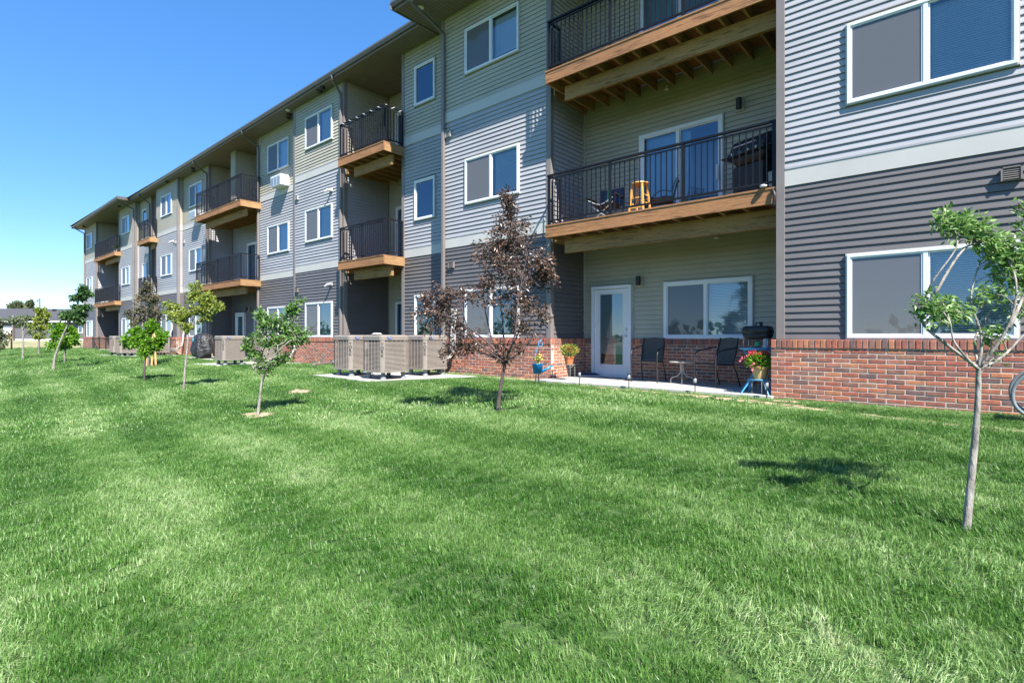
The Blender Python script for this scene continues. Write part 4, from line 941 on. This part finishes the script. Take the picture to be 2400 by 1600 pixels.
# patio chairs
def patio_chair(label, loc, rz, group):
    T = thing('patio_chair', label, 'chair', loc, rz, group)      # faces local -y
    w = .27
    for sx in (-1, 1):
        x = sx*w
        MB().tube(smooth([Vector((x, -.24, 0)), Vector((x, -.26, .3)), Vector((x*1.02, -.26, .56)), Vector((x, -.16, .66)), Vector((x, .1, .70)), Vector((x*.9, .25, .72))], 4), .013, 8).build('arm', M['brown'], T, smooth=True)
        MB().tube(smooth([Vector((x*.95, .34, 0)), Vector((x*.9, .26, .25)), Vector((x*.85, .2, .42)), Vector((x*.85, .26, .66)), Vector((x*.8, .33, .9))], 4), .013, 8).build('back_leg', M['brown'], T, smooth=True)
        MB().tube([(x*.9, -.24, .42), (x*.85, .2, .40)], .012, 8).build('seat_rail', M['brown'], T)
    se = MB(); n = 8
    for i in range(n+1):
        y = -.25+.45*i/n; z = .425-.03*math.sin(math.pi*i/n)
        se.v += [(-w*.88, y, z), (w*.88, y, z)]
    se.f = [(2*i, 2*i+1, 2*i+3, 2*i+2) for i in range(n)]; se.m = [0]*n; se.build('seat', M['sling'], T, smooth=True)
    bk = MB()
    for i in range(9):
        s_ = i/8; y = .2+.135*s_; z = .42+.47*s_; k = .85+.08*math.sin(math.pi*s_)*(1)-.12*(s_ > .9)
        bk.v += [(-w*k, y, z), (0, y+.03, z+(.02 if i == 8 else 0)), (w*k, y, z)]
    for i in range(8): bk.f += [(3*i, 3*i+1, 3*i+4, 3*i+3), (3*i+1, 3*i+2, 3*i+5, 3*i+4)]; bk.m += [0, 0]
    bk.build('backrest', M['sling'], T, smooth=True); return T
gc = 'sling chairs on the ground floor patio'
patio_chair('dark mesh sling chair on the patio just right of the white door', (-5.18, 10.25, 0), .12, gc)
patio_chair('dark mesh sling chair on the patio right of the beige side table', (-3.72, 10.05, 0), -.45, gc)
T = thing('side_table', 'round beige table with curved legs between the two sling chairs', 'table', (-4.48, 10.3, 0))
MB().lathe([(0, .41), (.25, .41), (.26, .425), (.25, .44), (0, .44)], n=28).build('tabletop', M['tabletop'], T)
for k in range(4):
    a = .4+k*math.pi/2; c_, s_ = math.cos(a), math.sin(a)
    MB().tube(smooth([Vector((c_*.03, s_*.03, .41)), Vector((c_*.03, s_*.03, .24)), Vector((c_*.08, s_*.08, .15)), Vector((c_*.2, s_*.2, .10)), Vector((c_*.22, s_*.22, 0))], 4), .012, 7).build('leg', M['tableleg'], T, smooth=True)
# blue bistro table with a portable grill
bt = Vector((-2.86, 9.72, 0))
T = thing('bistro_table', 'light blue folding table with crossed legs at the right brick corner', 'table', bt)
MB().lathe([(0, .70), (.29, .70), (.30, .715), (.30, .735), (0, .735)], n=28).build('tabletop', M['ltblue'], T)
for sx in (-1, 1):
    MB().bar((-.24, sx*.16, 0), (.22, sx*.13, .70), .022).build('leg', M['ltblue'], T); MB().bar((.24, sx*.13, 0), (-.22, sx*.1, .70), .022).build('leg', M['ltblue'], T)
MB().bar((-.24, -.16, .02), (-.24, .16, .02), .02).bar((.24, -.13, .02), (.24, .13, .02), .02).build('cross_bar', M['ltblue'], T)
T = thing('portable_grill', 'small black tabletop grill standing on the light blue folding table', 'grill', bt+Vector((-.02, 0, .738)))
gb = MB()
def rounded_box(mb_, sx, sy, prof, n=4):
    base = len(mb_.v); ring_n = 0
    for sc_, z in prof:
        pts = []
        for cx, cy, a0 in ((1, 1, 0), (-1, 1, 90), (-1, -1, 180), (1, -1, 270)):
            for k in range(n+1):
                a = math.radians(a0+90*k/n); pts.append(((sx-.06)*cx*sc_+.06*math.cos(a)*sc_, (sy-.06)*cy*sc_+.06*math.sin(a)*sc_, z))
        ring_n = len(pts); mb_.v += pts
    for i in range(len(prof)-1):
        for k in range(ring_n):
            a = base+i*ring_n+k; b_ = base+i*ring_n+(k+1) % ring_n; mb_.f.append((a, b_, b_+ring_n, a+ring_n)); mb_.m.append(0)
    mb_.f += [tuple(base+k for k in reversed(range(ring_n))), tuple(base+(len(prof)-1)*ring_n+k for k in range(ring_n))]; mb_.m += [0, 0]; return mb_
rounded_box(gb, .225, .15, [(.7, .14), (.92, .17), (1, .24)]).build('firebox', M['blackm'], T, smooth=True)
gb = MB(); rounded_box(gb, .228, .153, [(1, .245), (1.0, .30), (.93, .355), (.7, .37)]).build('lid', M['blackm'], T, smooth=True)
MB().tube([(-.03, 0, .37), (-.03, 0, .42), (.04, 0, .42), (.04, 0, .37)], .012, 7).lathe([(0, .36), (.03, .36), (.028, .44), (0, .44)], (.04, .03, 0), 10).build('handle', M['camp'], T)
for sx in (-1, 1): MB().tube(smooth([Vector((sx*.2, -.13, .0)), Vector((sx*.19, -.12, .16)), Vector((sx*.19, .12, .16)), Vector((sx*.2, .13, 0))], 3), .007, 6).build('leg', M['steel'], T, smooth=True)
MB().lathe([(0, .02), (.05, .03), (.05, .1), (0, .12)], (0, -.02, 0), 12).build('regulator', M['green'], T)
T = thing('fuel_canister', 'small pale canister under the tabletop grill', 'canister', bt+Vector((.13, -.1, .738)))
MB().lathe([(0, 0), (.04, 0), (.04, .14), (.02, .16), (0, .16)], n=14).build('body', M['band'], T)
# petunia pot on its stand in front
pp = at(1781, 915, 8.75); pp.z = 0
T = thing('plant_stand', 'light wire stand holding the tan flower pot by the right brick corner', 'plant stand', pp)
w_ = MB()
for k in range(4):
    a = .5+k*math.pi/2; x, y = .12*math.cos(a), .12*math.sin(a); w_.tube([(x, y, 0), (x, y, .24)], .005, 6)
w_.tube([(.12*math.cos(a), .12*math.sin(a), .24) for a in np.linspace(0, 2*math.pi, 17)], .006, 5, cap=False).bar((-.12, 0, .24), (.12, 0, .24), .006).bar((0, -.12, .24), (0, .12, .24), .006); w_.build('frame', M['wire'], T)
T = thing('flower_pot', 'tan pot of red and pink flowers with light green leaves by the right brick corner', 'flower pot', pp+Vector((0, 0, .246)))
pot(MB(), .135, .2).build('pot', M['tanpot'], T); MB().lathe([(0, .18), (.11, .18)]).build('soil', M['soil'], T)
flowers(T, .21, .27, .14, 650, 'lf_bright', [('red', ringpos(16, .19, .36, .43, .035)), ('pink', [(-.02, -.2, .19, .05), (-.22, -.1, .30, .045)])], 12, .055)
T = thing('folding_stool', 'low light blue folding stool with splayed legs under the tan flower pot', 'stool', pp+Vector((-.03, .02, 0)), rz=.5)
MB().lathe([(.13, .225), (.17, .225), (.17, .236), (.13, .236)], n=20).build('ring', M['ltblue'], T)
for k in range(4): a = k*math.pi/2+.3; MB().bar((.3*math.cos(a), .3*math.sin(a), 0), (.13*math.cos(a), .13*math.sin(a), .225), .016).build('leg', M['ltblue'], T)

# lower balcony
DZ = 3.292
T = thing('camp_chair', 'dark folding camp chair with a green stripe on the middle balcony', 'chair', (-6.02, 9.95, DZ), .1)
for sx in (-1, 1):
    MB().tube([(sx*.27, -.22, 0), (-sx*.27, -.22, .42)], .011, 7).build('cross_leg', M['steel'], T); MB().tube([(sx*.3, .25, 0), (-sx*.27, .22, .42)], .011, 7).build('cross_leg', M['blackm'], T)
    MB().tube([(sx*.3, -.24, 0), (sx*.32, -.24, .55), (sx*.32, .22, .56)], .011, 7).build('side_leg', M['blackm'], T)
    MB().tube([(sx*.28, .25, .1), (sx*.27, .33, .82)], .011, 7).build('back_post', M['blackm'], T)
    MB().box(sx*.32-.04, sx*.32+.04, -.26, .2, .55, .58).build('armrest', M['blackm'], T, bevel=.01)
def cloth(pts, name, mk, T):
    b_ = MB(); n = len(pts[0]); b_.v = [p for row in pts for p in row]
    for i in range(len(pts)-1):
        for k in range(n-1): b_.f.append((i*n+k, i*n+k+1, (i+1)*n+k+1, (i+1)*n+k)); b_.m.append(0)
    return b_.build(name, M[mk], T, smooth=True)
cloth([[(x, y, .44-.07*(1-(x/.27)**2)-.02*math.sin(3*(y+.24))) for x in np.linspace(-.27, .27, 7)] for y in np.linspace(-.24, .24, 6)], 'seat', 'camp', T)
cloth([[(x, .26+.06*s_*1.2+.05*(1-(x/.27)**2), .42+.42*s_) for x in np.linspace(-.27, .27, 7)] for s_ in np.linspace(0, 1, 6)], 'backrest', 'camp', T)
cloth([[(x, .25+.06*s_*1.2, .46+.38*s_) for x in (-.10, -.05)] for s_ in np.linspace(0, 1, 6)], 'stripe', 'green', T)
MB().tube(smooth([Vector((-.28, -.25, .5)), Vector((0, -.26, .38)), Vector((.28, -.25, .5))], 4), .006, 5).build('trim_cord', M['white'], T)
T = thing('bar_stool', 'tall varnished wooden bar stool behind the middle balcony railing', 'stool', (-5.22, 9.95, DZ))
MB().lathe([(0, .70), (.16, .70), (.175, .715), (.17, .735), (0, .74)], n=24).build('seat', M['stool'], T)
for k in range(4):
    a = math.pi/4+k*math.pi/2; c_, s_ = math.cos(a), math.sin(a); MB().bar((c_*.235, s_*.235, 0), (c_*.15, s_*.15, .70), .036).build('leg', M['stool'], T, bevel=.004)
    a2 = a+math.pi/2; z_ = .22+.1*(k % 2); f_ = .235-.085*z_/.7; MB().bar((c_*f_, s_*f_, z_), (math.cos(a2)*f_, math.sin(a2)*f_, z_), .024).build('rung', M['stool'], T)
    z_ = .42+.06*(k % 2); f_ = .235-.085*z_/.7; MB().bar((c_*f_, s_*f_, z_), (math.cos(a2)*f_, math.sin(a2)*f_, z_), .024).build('rung', M['stool'], T)
T = thing('metal_chair', 'black wrought metal chair behind the wooden bar stool on the middle balcony', 'chair', (-5.0, 10.45, DZ), -1.2)
MB().box(-.21, .21, -.2, .22, .40, .47).build('cushion', M['sling'], T, bevel=.02)
for sx in (-1, 1):
    MB().tube(smooth([Vector((sx*.22, -.22, 0)), Vector((sx*.21, -.2, .4)), Vector((sx*.24, .0, .58)), Vector((sx*.22, .22, .56))], 4), .010, 6).build('leg', M['blackm'], T, smooth=True)
    MB().tube(smooth([Vector((sx*.2, .30, 0)), Vector((sx*.2, .23, .42)), Vector((sx*.2, .27, .7)), Vector((sx*.21, .36, .88))], 4), .010, 6).build('back_leg', M['blackm'], T, smooth=True)
b_ = MB()
for k in range(5): x = -.12+.06*k; b_.bar((x, .24, .45), (x, .33, .82), .007)
b_.bar((-.21, .345, .86), (.21, .345, .86), .012).bar((-.2, .315, .76), (.2, .315, .76), .01).tube([(.05*math.cos(a), .33, .81+.04*math.sin(a)) for a in np.linspace(0, 6.28, 12)], .005, 5); b_.build('backrest', M['blackm'], T)
T = thing('gas_grill', 'black gas barbecue grill on the right end of the middle balcony', 'grill', (-2.98, 9.95, DZ), -.35)
MB().box(-.3, .3, -.22, .22, .12, .62).build('cabinet', M['blackm'], T, bevel=.01)
rounded_box(MB(), .34, .25, [(.75, .62), (.95, .72), (1, .86)]).build('firebox', M['blackm'], T, smooth=True)
l_ = MB(); n = 10
for i in range(n+1):
    a = math.pi*i/n; l_.v += [(-.34, .25*math.cos(a), .87+.26*math.sin(a)), (.34, .25*math.cos(a), .87+.26*math.sin(a))]
l_.f = [(2*i, 2*i+1, 2*i+3, 2*i+2) for i in range(n)]+[tuple(2*i for i in range(n+1)), tuple(2*i+1 for i in reversed(range(n+1)))]; l_.m = [0]*len(l_.f); l_.build('lid', M['blackm'], T, smooth=False)
MB().tube([(-.22, -.26, .95), (-.22, -.31, .95), (.22, -.31, .95), (.22, -.26, .95)], .011, 7).build('lid_handle', M['steel'], T)
MB().box(-.36, .36, -.30, -.24, .80, .87).build('control_panel', M['blackm'], T, bevel=.01)
for k in range(4): MB().tube([(-.24+.16*k, -.30, .835), (-.24+.16*k, -.335, .835)], .022, 10).build('knob', M['steel'], T)
for sx in (-1, 1): MB().box(sx*.36 if sx > 0 else -.58, sx*.58 if sx > 0 else -.36, -.2, .2, .845, .87).build('side_shelf', M['blackm'], T, bevel=.005)
for sx in (-1, 1): MB().tube([(sx*.24, -.15, .06), (sx*.27, -.15, .06)], .06, 12).build('wheel', M['blackm'], T)
T = thing('grill_tool_bucket', 'pale grey bucket beside the gas barbecue grill on the middle balcony', 'bucket', (-2.58, 9.62, DZ))
MB().lathe([(0, 0), (.09, 0), (.11, .36), (.10, .36), (.08, .02)], n=16).build('bucket', M['tableleg'], T, smooth=True)
T = thing('round_lamp', 'small round white lamp lying on the right end of the middle balcony', 'lamp', (-2.62, 9.12, DZ+.03))
MB().lathe([(0, -.02), (.05, -.015), (.055, .01), (0, .03)], n=16).build('lamp', M['white'], T, smooth=True)
T = thing('curved_bracket', 'short black curved bracket hanging at the right end of the middle balcony edge', 'bracket', (-2.5, 9.15, 3.05))
MB().tube(smooth([Vector((0, 0, .2)), Vector((.05, -.05, .1)), Vector((.03, -.03, -.08))], 4), .025, 8).build('bracket', M['blackm'], T, smooth=True)
# white cord wound round the top left balcony rail
cd = MB(); pts = []
for i in range(90):
    s_ = i/89; x = -15.38+2.33*s_; a = s_*2*math.pi*6.2; pts.append(Vector((x, 9.38+.034*math.cos(a), 6.57+1.06+.034*math.sin(a))))
for i in range(40):
    s_ = i/39; y = 9.40+.55*s_; a = s_*2*math.pi*2; pts.append(Vector((-13.05+.034*math.cos(a), y, 6.57+1.06+.034*math.sin(a))))
tag(cd.tube(pts, .008, 5).build('string_light_cord', M['white'], smooth=True), 'white light cord wound round the rail of the top narrow balcony', 'light cord')
T = thing('planter', 'small green plant in a white pot on the farthest top balcony', 'planter', (-44.1, 9.95, 6.57)); pot(MB(), .13, .22).build('pot', M['white'], T); flowers(T, .16, .3, .2, 150, 'lf_green', [], 0, .1)
# covered grill
cg = at(478, 838, 23.5); cg.z = -.02
T = thing('covered_grill', 'barbecue grill under a sagging black cover left of the lone condenser', 'covered grill', cg, -.1)
cv = MB(); n = 40; rings_ = [(.52, .12), (.55, .35), (.50, .62), (.47, .85), (.40, 1.0), (.22, 1.08), (0.01, 1.09)]
for r_, z in rings_:
    for k in range(n):
        a = 2*math.pi*k/n; f_ = 1+(.10*math.sin(7*a+z*4)+.05*math.sin(13*a+2*z))*(1.15-z); cv.v.append((r_*1.25*f_*math.copysign(abs(math.cos(a))**.7, math.cos(a)), r_*.8*f_*math.copysign(abs(math.sin(a))**.7, math.sin(a)), z+(.10*math.sin(3*a+1) if z < .2 else 0)))
for i in range(len(rings_)-1):
    for k in range(n): a = i*n+k; b_ = i*n+(k+1) % n; cv.f.append((a, b_, b_+n, a+n)); cv.m.append(0)
cv.build('cover', M['tarp'], T, smooth=True)
MB().lathe([(0, 0), (.07, 0), (.07, .01), (0, .012)], (0, 0, 0), 8).build('print', M['turq'], T).matrix_basis = Matrix.Translation((.10, -.44, .80)) @ Matrix.Rotation(math.pi/2, 4, 'X') @ Matrix.Scale(1.3, 4)
MB().lathe([(0, 0), (.05, 0), (.05, .01), (0, .012)], (0, 0, 0), 8).build('print', M['red'], T).matrix_basis = Matrix.Translation((-.14, -.47, .62)) @ Matrix.Rotation(math.pi/2, 4, 'X')
for x in (-.35, .35): MB().box(x-.03, x+.03, -.2, .2, 0, .2).build('leg', M['blackm'], T)
# tubular rocking lounger cut by the right edge
T = thing('rocking_lounger', 'grey curved tube of an outdoor lounger at the right edge beside the brick base', 'garden chair', (.50, 8.28, ground_z(.6, 8.3)))
for y in (-.28, .28):
    MB().tube(smooth([Vector((.35, y, .75)), Vector((.1, y, .70)), Vector((-.16, y, .52)), Vector((-.24, y, .36)), Vector((-.2, y, .18)), Vector((0, y, .06)), Vector((.4, y, .03)), Vector((1.0, y, .08)), Vector((1.3, y, .3))], 6), .019, 10).build('rocker_tube', M['steel'] if False else M['riser'], T, smooth=True)
cloth([[(x, y, z_) for y in (-.27, 0, .27)] for x, z_ in ((.15, .75), (.3, .5), (.5, .34), (.8, .38), (1.1, .30), (1.4, .28))], 'seat', 'sling', T)
MB().bar((.3, -.28, .5), (.3, .28, .5), .025).bar((1.1, -.28, .3), (1.1, .28, .3), .025).build('cross_bar', M['riser'], T)

tl_ = MB(); 
for i in range(2600):
    x = R.uniform(-330, 230); c = 4+2.5*math.sin(x*.05)+2*math.sin(x*.13+1)+1.2*math.sin(x*.41); p = Vector((x, -95+R.uniform(-6, 6), -.8+c*R.random()**.6))
    v = rv(); leaf(tl_, p, v, R.uniform(1.2, 2.6), R.uniform(1, 2), droop=0)
tag(tl_.build('tree_line', M['lf_dark'], stuff=True), 'far green tree line behind the lawn, seen only mirrored in the window panes', 'tree line')
# ------------------------------------------------------------------ background house, trees, pole
hb = at(75, 800, 74); hb.z = .25
ang = math.atan2(CT, -ST)-math.pi/2
H = thing('ranch_house', 'low grey ranch house with dark shingled hip roof behind the dry field', 'house', hb, ang+.10)
k = 74/FPX
def HX(px): return (px-75)*k
MB().box(HX(-160), HX(212), 0, 12, .35, 2.75).build('wall', M['housewall'], H)
MB().box(HX(-160)+.02, HX(212)-.02, .02, 12, -.6, .35).build('foundation', M['band'], H)
r_ = MB(); xa, xb = HX(-170), HX(222); ya, yb_ = -.6, 12.6; ze = 2.72; zr = 4.75
r_.add([(xa, ya, ze), (xb, ya, ze), (xb, yb_, ze), (xa, yb_, ze), (xa+5, 6, zr), (HX(148), 6, zr)], [(0, 1, 5, 4), (1, 2, 5), (2, 3, 4, 5), (3, 0, 4), (3, 2, 1, 0)]); r_.build('roof', M['shingle'], H)
MB().box(xa, xb, ya-.05, ya+.01, ze-.12, ze+.05).build('gutter', M['white'], H)
for px in (20, 64, 112): MB().box(HX(px), HX(px)+.35, 4.6, 5, 4.2, 4.62).build('roof_vent', M['blackm'], H)
MB().tube([(HX(60), 2, 3.2), (HX(60), 2, 3.9)], .08, 8).build('vent_pipe', M['white'], H)
def hwin(px0, px1, z0, z1):
    o = MB().box(HX(px0), HX(px1), -.05, .02, z0, z1).build('window', M['white'], H); MB().rect((HX(px0)+.08, -.06, z0+.08), (HX(px1)-HX(px0)-.16, 0, 0), (0, 0, z1-z0-.16)).build('pane', M['glass'], o)
hwin(119, 133, 1.15, 2.15); hwin(176, 186, 1.15, 2.15)
MB().box(HX(13), HX(35), -.04, .01, .5, 2.1).build('garage_door', M['white'], H); MB().box(HX(13), HX(37), -.06, -.045, .3, .95).build('brick_pier', M['brick0'], H); MB().box(HX(36), HX(38.5), -.35, .0, .3, 2.6).build('porch_post', M['trim'], H)
tp_ = at(93, 800, 95)
T = thing('utility_pole', 'utility pole with a lamp arm rising behind the ranch house roof', 'utility pole', (tp_.x, tp_.y, .25))
kk = 95/FPX; MB().tube([(0, 0, 0), (0, 0, 7.4)], [.16, .11], 8).build('pole', M['bark_grey'], T); MB().bar((0, 0, 7.1), (-.5, -.3, 6.9), .1).box(-.7, -.35, -.45, -.15, 6.75, 6.9).build('lamp_arm', M['gutter'], T); MB().bar((-.1, 0, 6.2), (.8, .2, 6.0), .06).build('cross_arm', M['bark_grey'], T)
for (px, py, rx, ry, lab) in ((37, 712, 18, 9, 'rounded green treetop showing over the left part of the ranch house roof'), (70, 711, 9, 9, 'small green treetop over the ranch house roof left of the utility pole')):
    tb = 110; bb = at(px, 800, tb); bb.z = .2
    tree('shade_tree', lab, bb, tb, [(px, 760), (px, 730)], [[(px, 730), (px-6, 715)], [(px, 730), (px+6, 715)]],
         [(px-rx*.5, py+4, rx*.6, ry*.8, 1), (px+rx*.4, py, rx*.6, ry*.9, 1), (px, py+12, rx, ry, 1.3)], 'lf_olive', 'bark_grey', .3, .6, .4, 900, 60, .06, group='trees behind the ranch house')
T = thing('fence_post', 'dark thin post standing in the dry field near the ranch house', 'post', (0, 0, 0)); q = on_ground(27, 819)[1]; T.location = q
MB().tube([(0, 0, 0), (0, 0, 1.5)], .06, 6).build('post', M['blackm'], T)

# ------------------------------------------------------------------ grass
m, t, b, o = nodes('grass_blades'); M['blade'] = m
ge = t.nodes.new('ShaderNodeNewGeometry'); oi = t.nodes.new('ShaderNodeAttribute'); oi.attribute_name = 'shade'
at2 = t.nodes.new('ShaderNodeAttribute'); at2.attribute_type = 'INSTANCER'; at2.attribute_name = 'tone'
sm = t.nodes.new('ShaderNodeMath'); sm.operation = 'ADD'; t.links.new(oi.outputs['Fac'], sm.inputs[0]); t.links.new(at2.outputs['Fac'], sm.inputs[1])
col = ramp(t, sm.outputs[0], [(0, (.022, .086, .009)), (.3, (.070, .185, .026)), (.52, (.172, .312, .074)), (.75, (.325, .465, .195)), (1, (.56, .60, .34))])
t.links.new(col, b.inputs['Base Color']); b.inputs['Roughness'].default_value = .42; b.inputs['Specular IOR Level'].default_value = .5
tl = t.nodes.new('ShaderNodeBsdfTranslucent'); t.links.new(col, tl.inputs[0]); mx = t.nodes.new('ShaderNodeMixShader'); mx.inputs[0].default_value = .35
t.links.new(b.outputs[0], mx.inputs[1]); t.links.new(tl.outputs[0], mx.inputs[2]); t.links.new(mx.outputs[0], o.inputs[0])
def tuft_mesh(n, rad, h, w, segs=2):
    V, F, C = [], [], []
    for _ in range(n):
        a = NR.uniform(0, 6.283); r_ = rad*math.sqrt(NR.uniform(0, 1)); x, y = r_*math.cos(a), r_*math.sin(a)
        hd = NR.uniform(0, 6.283); ln = h*NR.uniform(.55, 1.25); be = NR.uniform(.1, 1.35); ww = w*NR.uniform(.6, 1.2)
        dx, dy = math.cos(hd), math.sin(hd); f = hd+NR.uniform(-.8, .8)+math.pi/2; sx, sy = math.cos(f)*ww/2, math.sin(f)*ww/2
        px_, pz = [0, ln*.5*math.sin(be*.35), ln*.95*math.sin(be*.8)], [-.004, ln*.5*math.cos(be*.35), ln*math.cos(be*.8)*.95]
        i = len(V)
        V += [(x-sx, y-sy, pz[0]), (x+sx, y+sy, pz[0]), (x+dx*px_[1]-sx*.85, y+dy*px_[1]-sy*.85, pz[1]), (x+dx*px_[1]+sx*.85, y+dy*px_[1]+sy*.85, pz[1]), (x+dx*px_[2], y+dy*px_[2], pz[2])]
        F += [(i, i+1, i+3, i+2), (i+2, i+3, i+4)]
        c = .38*NR.random()**1.2+(.28 if NR.random() < .06 else 0); C += [c]*5
    me = D.meshes.new('grass_tuft'); me.from_pydata(V, [], F); me.materials.append(M['blade'])
    at_ = me.attributes.new('shade', 'FLOAT', 'POINT'); at_.data.foreach_set('value', C); return me
def wob(x, y):
    return .5+.25*np.sin(x*.9+1.3*np.sin(y*.7+x*.2))+.15*np.sin(2.3*x+1.1*y)*np.cos(1.9*y-.6*x)+.12*np.sin(5.1*x-3.7*y+2*np.sin(1.7*x))*np.sin(4.3*y+1.9*x)
KEEP = [(-12.85, -8.9, 6.6, 9.4), (-21, -18.3, 6.8, 9.8), (-27.6, -23.2, 8.5, 12), (-34.3, -30.1, 6.9, 9.7), (-7.3, -2.3, 9.0, 12)]
DRY = [(lambda p: (p.x, p.y, q_))(on_ground(a, b2)[1]) for a, b2, q_ in ((1340, 1545, .10), (1480, 1480, .12), (1250, 1500, .08), (2330, 1520, .16), (2060, 1580, .12), (300, 1350, .14), (90, 1180, .2), (700, 1120, .18), (1750, 1120, .12), (1940, 1500, .09))]
def scatter(name, pitch, d0, d1, variants, sc0):
    xs_ = np.arange(-58, 3, pitch); ys_ = np.arange(-6, 10.1, pitch); X, Y = np.meshgrid(xs_, ys_); X = X.ravel(); Y = Y.ravel()
    X = X+NR.uniform(-.5, .5, X.size)*pitch; Y = Y+NR.uniform(-.5, .5, Y.size)*pitch
    d = -ST*X+CT*Y; r_ = CT*X+ST*Y
    ok = (d > d0) & (d <= d1) & (np.abs(r_) < d*1.02+.4)
    for a, c, e, f in KEEP: ok &= ~((X > a) & (X < c) & (Y > e) & (Y < f))
    wy = np.where(X > -2.45, 9.02, np.where(X > -10.95, 9.56, 9.75)); wy = np.where((X > -7.3) & (X < -2.4), 8.98, wy); ok &= Y < wy
    X, Y = X[ok], Y[ok]; n = X.size
    bar_ = np.array([bare(x, y) for x, y in zip(X, Y)]) if d0 < 16 else np.zeros(n)
    ok = bar_ < NR.uniform(-.35, .4, n); X, Y = X[ok], Y[ok]; n = X.size
    Z = np.array([ground_z(x, y)+(lumps(x, y) if y < 8.4 else 0) for x, y in zip(X, Y)])
    Yc = Y+.11*np.minimum(X+4, 0)+.08*np.sin(X*.5)+.05*np.sin(X*1.9+Y); st = np.tanh(2.2*np.sin((Yc-1.9)*2*math.pi/1.25-1.57)); fine = np.sin(X*9.1+3*np.sin(Y*4.7))*np.sin(Y*8.3+3*np.sin(X*5.9+1))   # mower passes
    wv = wob(X, Y); tone = .23+.36*(wv-.5)+.115*st+.10*fine+NR.uniform(-.07, .07, n)  # st paints the light and dark of leaning blades into the colour
    for (qx, qy, qr) in DRY:
        g = np.exp(-((X-qx)**2+(Y-qy)**2)/qr**2); tone = tone+.28*g*NR.uniform(.2, 1, n)
    edge = np.clip((Y-7.6)/1.4, 0, 1)*np.clip((X+14)/6, 0, 1); tone = tone+.12*edge*NR.uniform(.3, 1.2, n)
    s_ = sc0*(1+.35*(wv-.5))*NR.uniform(.8, 1.25, n); s_ *= 1-.4*edge
    for (qx, qy, qr) in DRY: s_ *= 1-.35*np.exp(-((X-qx)**2+(Y-qy)**2)/qr**2)
    lean = .2*st+.3*(wob(Y*1.7+3, X*1.3)-.5)*2
    rot = np.stack([NR.uniform(-.2, .2, n), lean+NR.uniform(-.15, .15, n), np.zeros(n)], 1)
    az = NR.uniform(0, 6.283, n)
    # azimuth spin applied first, then the lean of the mower pass
    E = np.empty((n, 3))
    from mathutils import Euler
    for i in range(n):
        q = Euler(rot[i]).to_matrix() @ Matrix.Rotation(az[i], 3, 'Z'); E[i] = q.to_euler()[:]
    me = D.meshes.new(name); me.from_pydata(np.stack([X, Y, Z], 1).tolist(), [], [])
    for nm, ty, dat in (('rot', 'FLOAT_VECTOR', E.ravel()), ('scl', 'FLOAT', s_), ('tone', 'FLOAT', tone)):
        a_ = me.attributes.new(nm, ty, 'POINT'); a_.data.foreach_set('vector' if ty == 'FLOAT_VECTOR' else 'value', np.ascontiguousarray(dat, dtype=np.float32))
    a_ = me.attributes.new('pick', 'INT', 'POINT'); a_.data.foreach_set('value', NR.integers(0, len(variants), n).astype(np.int32))
    ob = link(name, me); ob['kind'] = 'stuff'; tag(ob, 'mown green lawn grass covering the whole foreground', 'grass')
    lib = D.collections.new('tuft_library')
    for v in variants: lib.objects.link(D.objects.new('grass_tuft', v))
    ng = D.node_groups.new('scatter', 'GeometryNodeTree'); ng.interface.new_socket('Geometry', in_out='INPUT', socket_type='NodeSocketGeometry'); ng.interface.new_socket('Geometry', in_out='OUTPUT', socket_type='NodeSocketGeometry')
    N = ng.nodes.new; gi, go, ip, ci = N('NodeGroupInput'), N('NodeGroupOutput'), N('GeometryNodeInstanceOnPoints'), N('GeometryNodeCollectionInfo')
    ci.inputs['Collection'].default_value = lib; ci.inputs['Separate Children'].default_value = True; ci.inputs['Reset Children'].default_value = True
    def na(nm, ty): q = N('GeometryNodeInputNamedAttribute'); q.data_type = ty; q.inputs['Name'].default_value = nm; return next(o_ for o_ in q.outputs if o_.enabled and o_.name == 'Attribute')
    L = ng.links.new; er = N('FunctionNodeEulerToRotation'); L(na('rot', 'FLOAT_VECTOR'), er.inputs[0]); L(gi.outputs[0], ip.inputs['Points']); L(ci.outputs[0], ip.inputs['Instance']); ip.inputs['Pick Instance'].default_value = True
    L(na('pick', 'INT'), ip.inputs['Instance Index']); L(er.outputs[0], ip.inputs['Rotation']); L(na('scl', 'FLOAT'), ip.inputs['Scale']); L(ip.outputs[0], go.inputs[0])
    md = ob.modifiers.new('scatter', 'NODES'); md.node_group = ng
    print(name, n); return ob
scatter('lawn_grass', .085, 1.2, 7.5, [tuft_mesh(105, .075, .048, .0036) for _ in range(7)], 1.0)
scatter('lawn_grass', .14, 7.5, 18, [tuft_mesh(90, .12, .048, .007) for _ in range(6)], 1.0)
scatter('lawn_grass', .30, 18, 62, [tuft_mesh(120, .26, .05, .016) for _ in range(6)], 1.0)
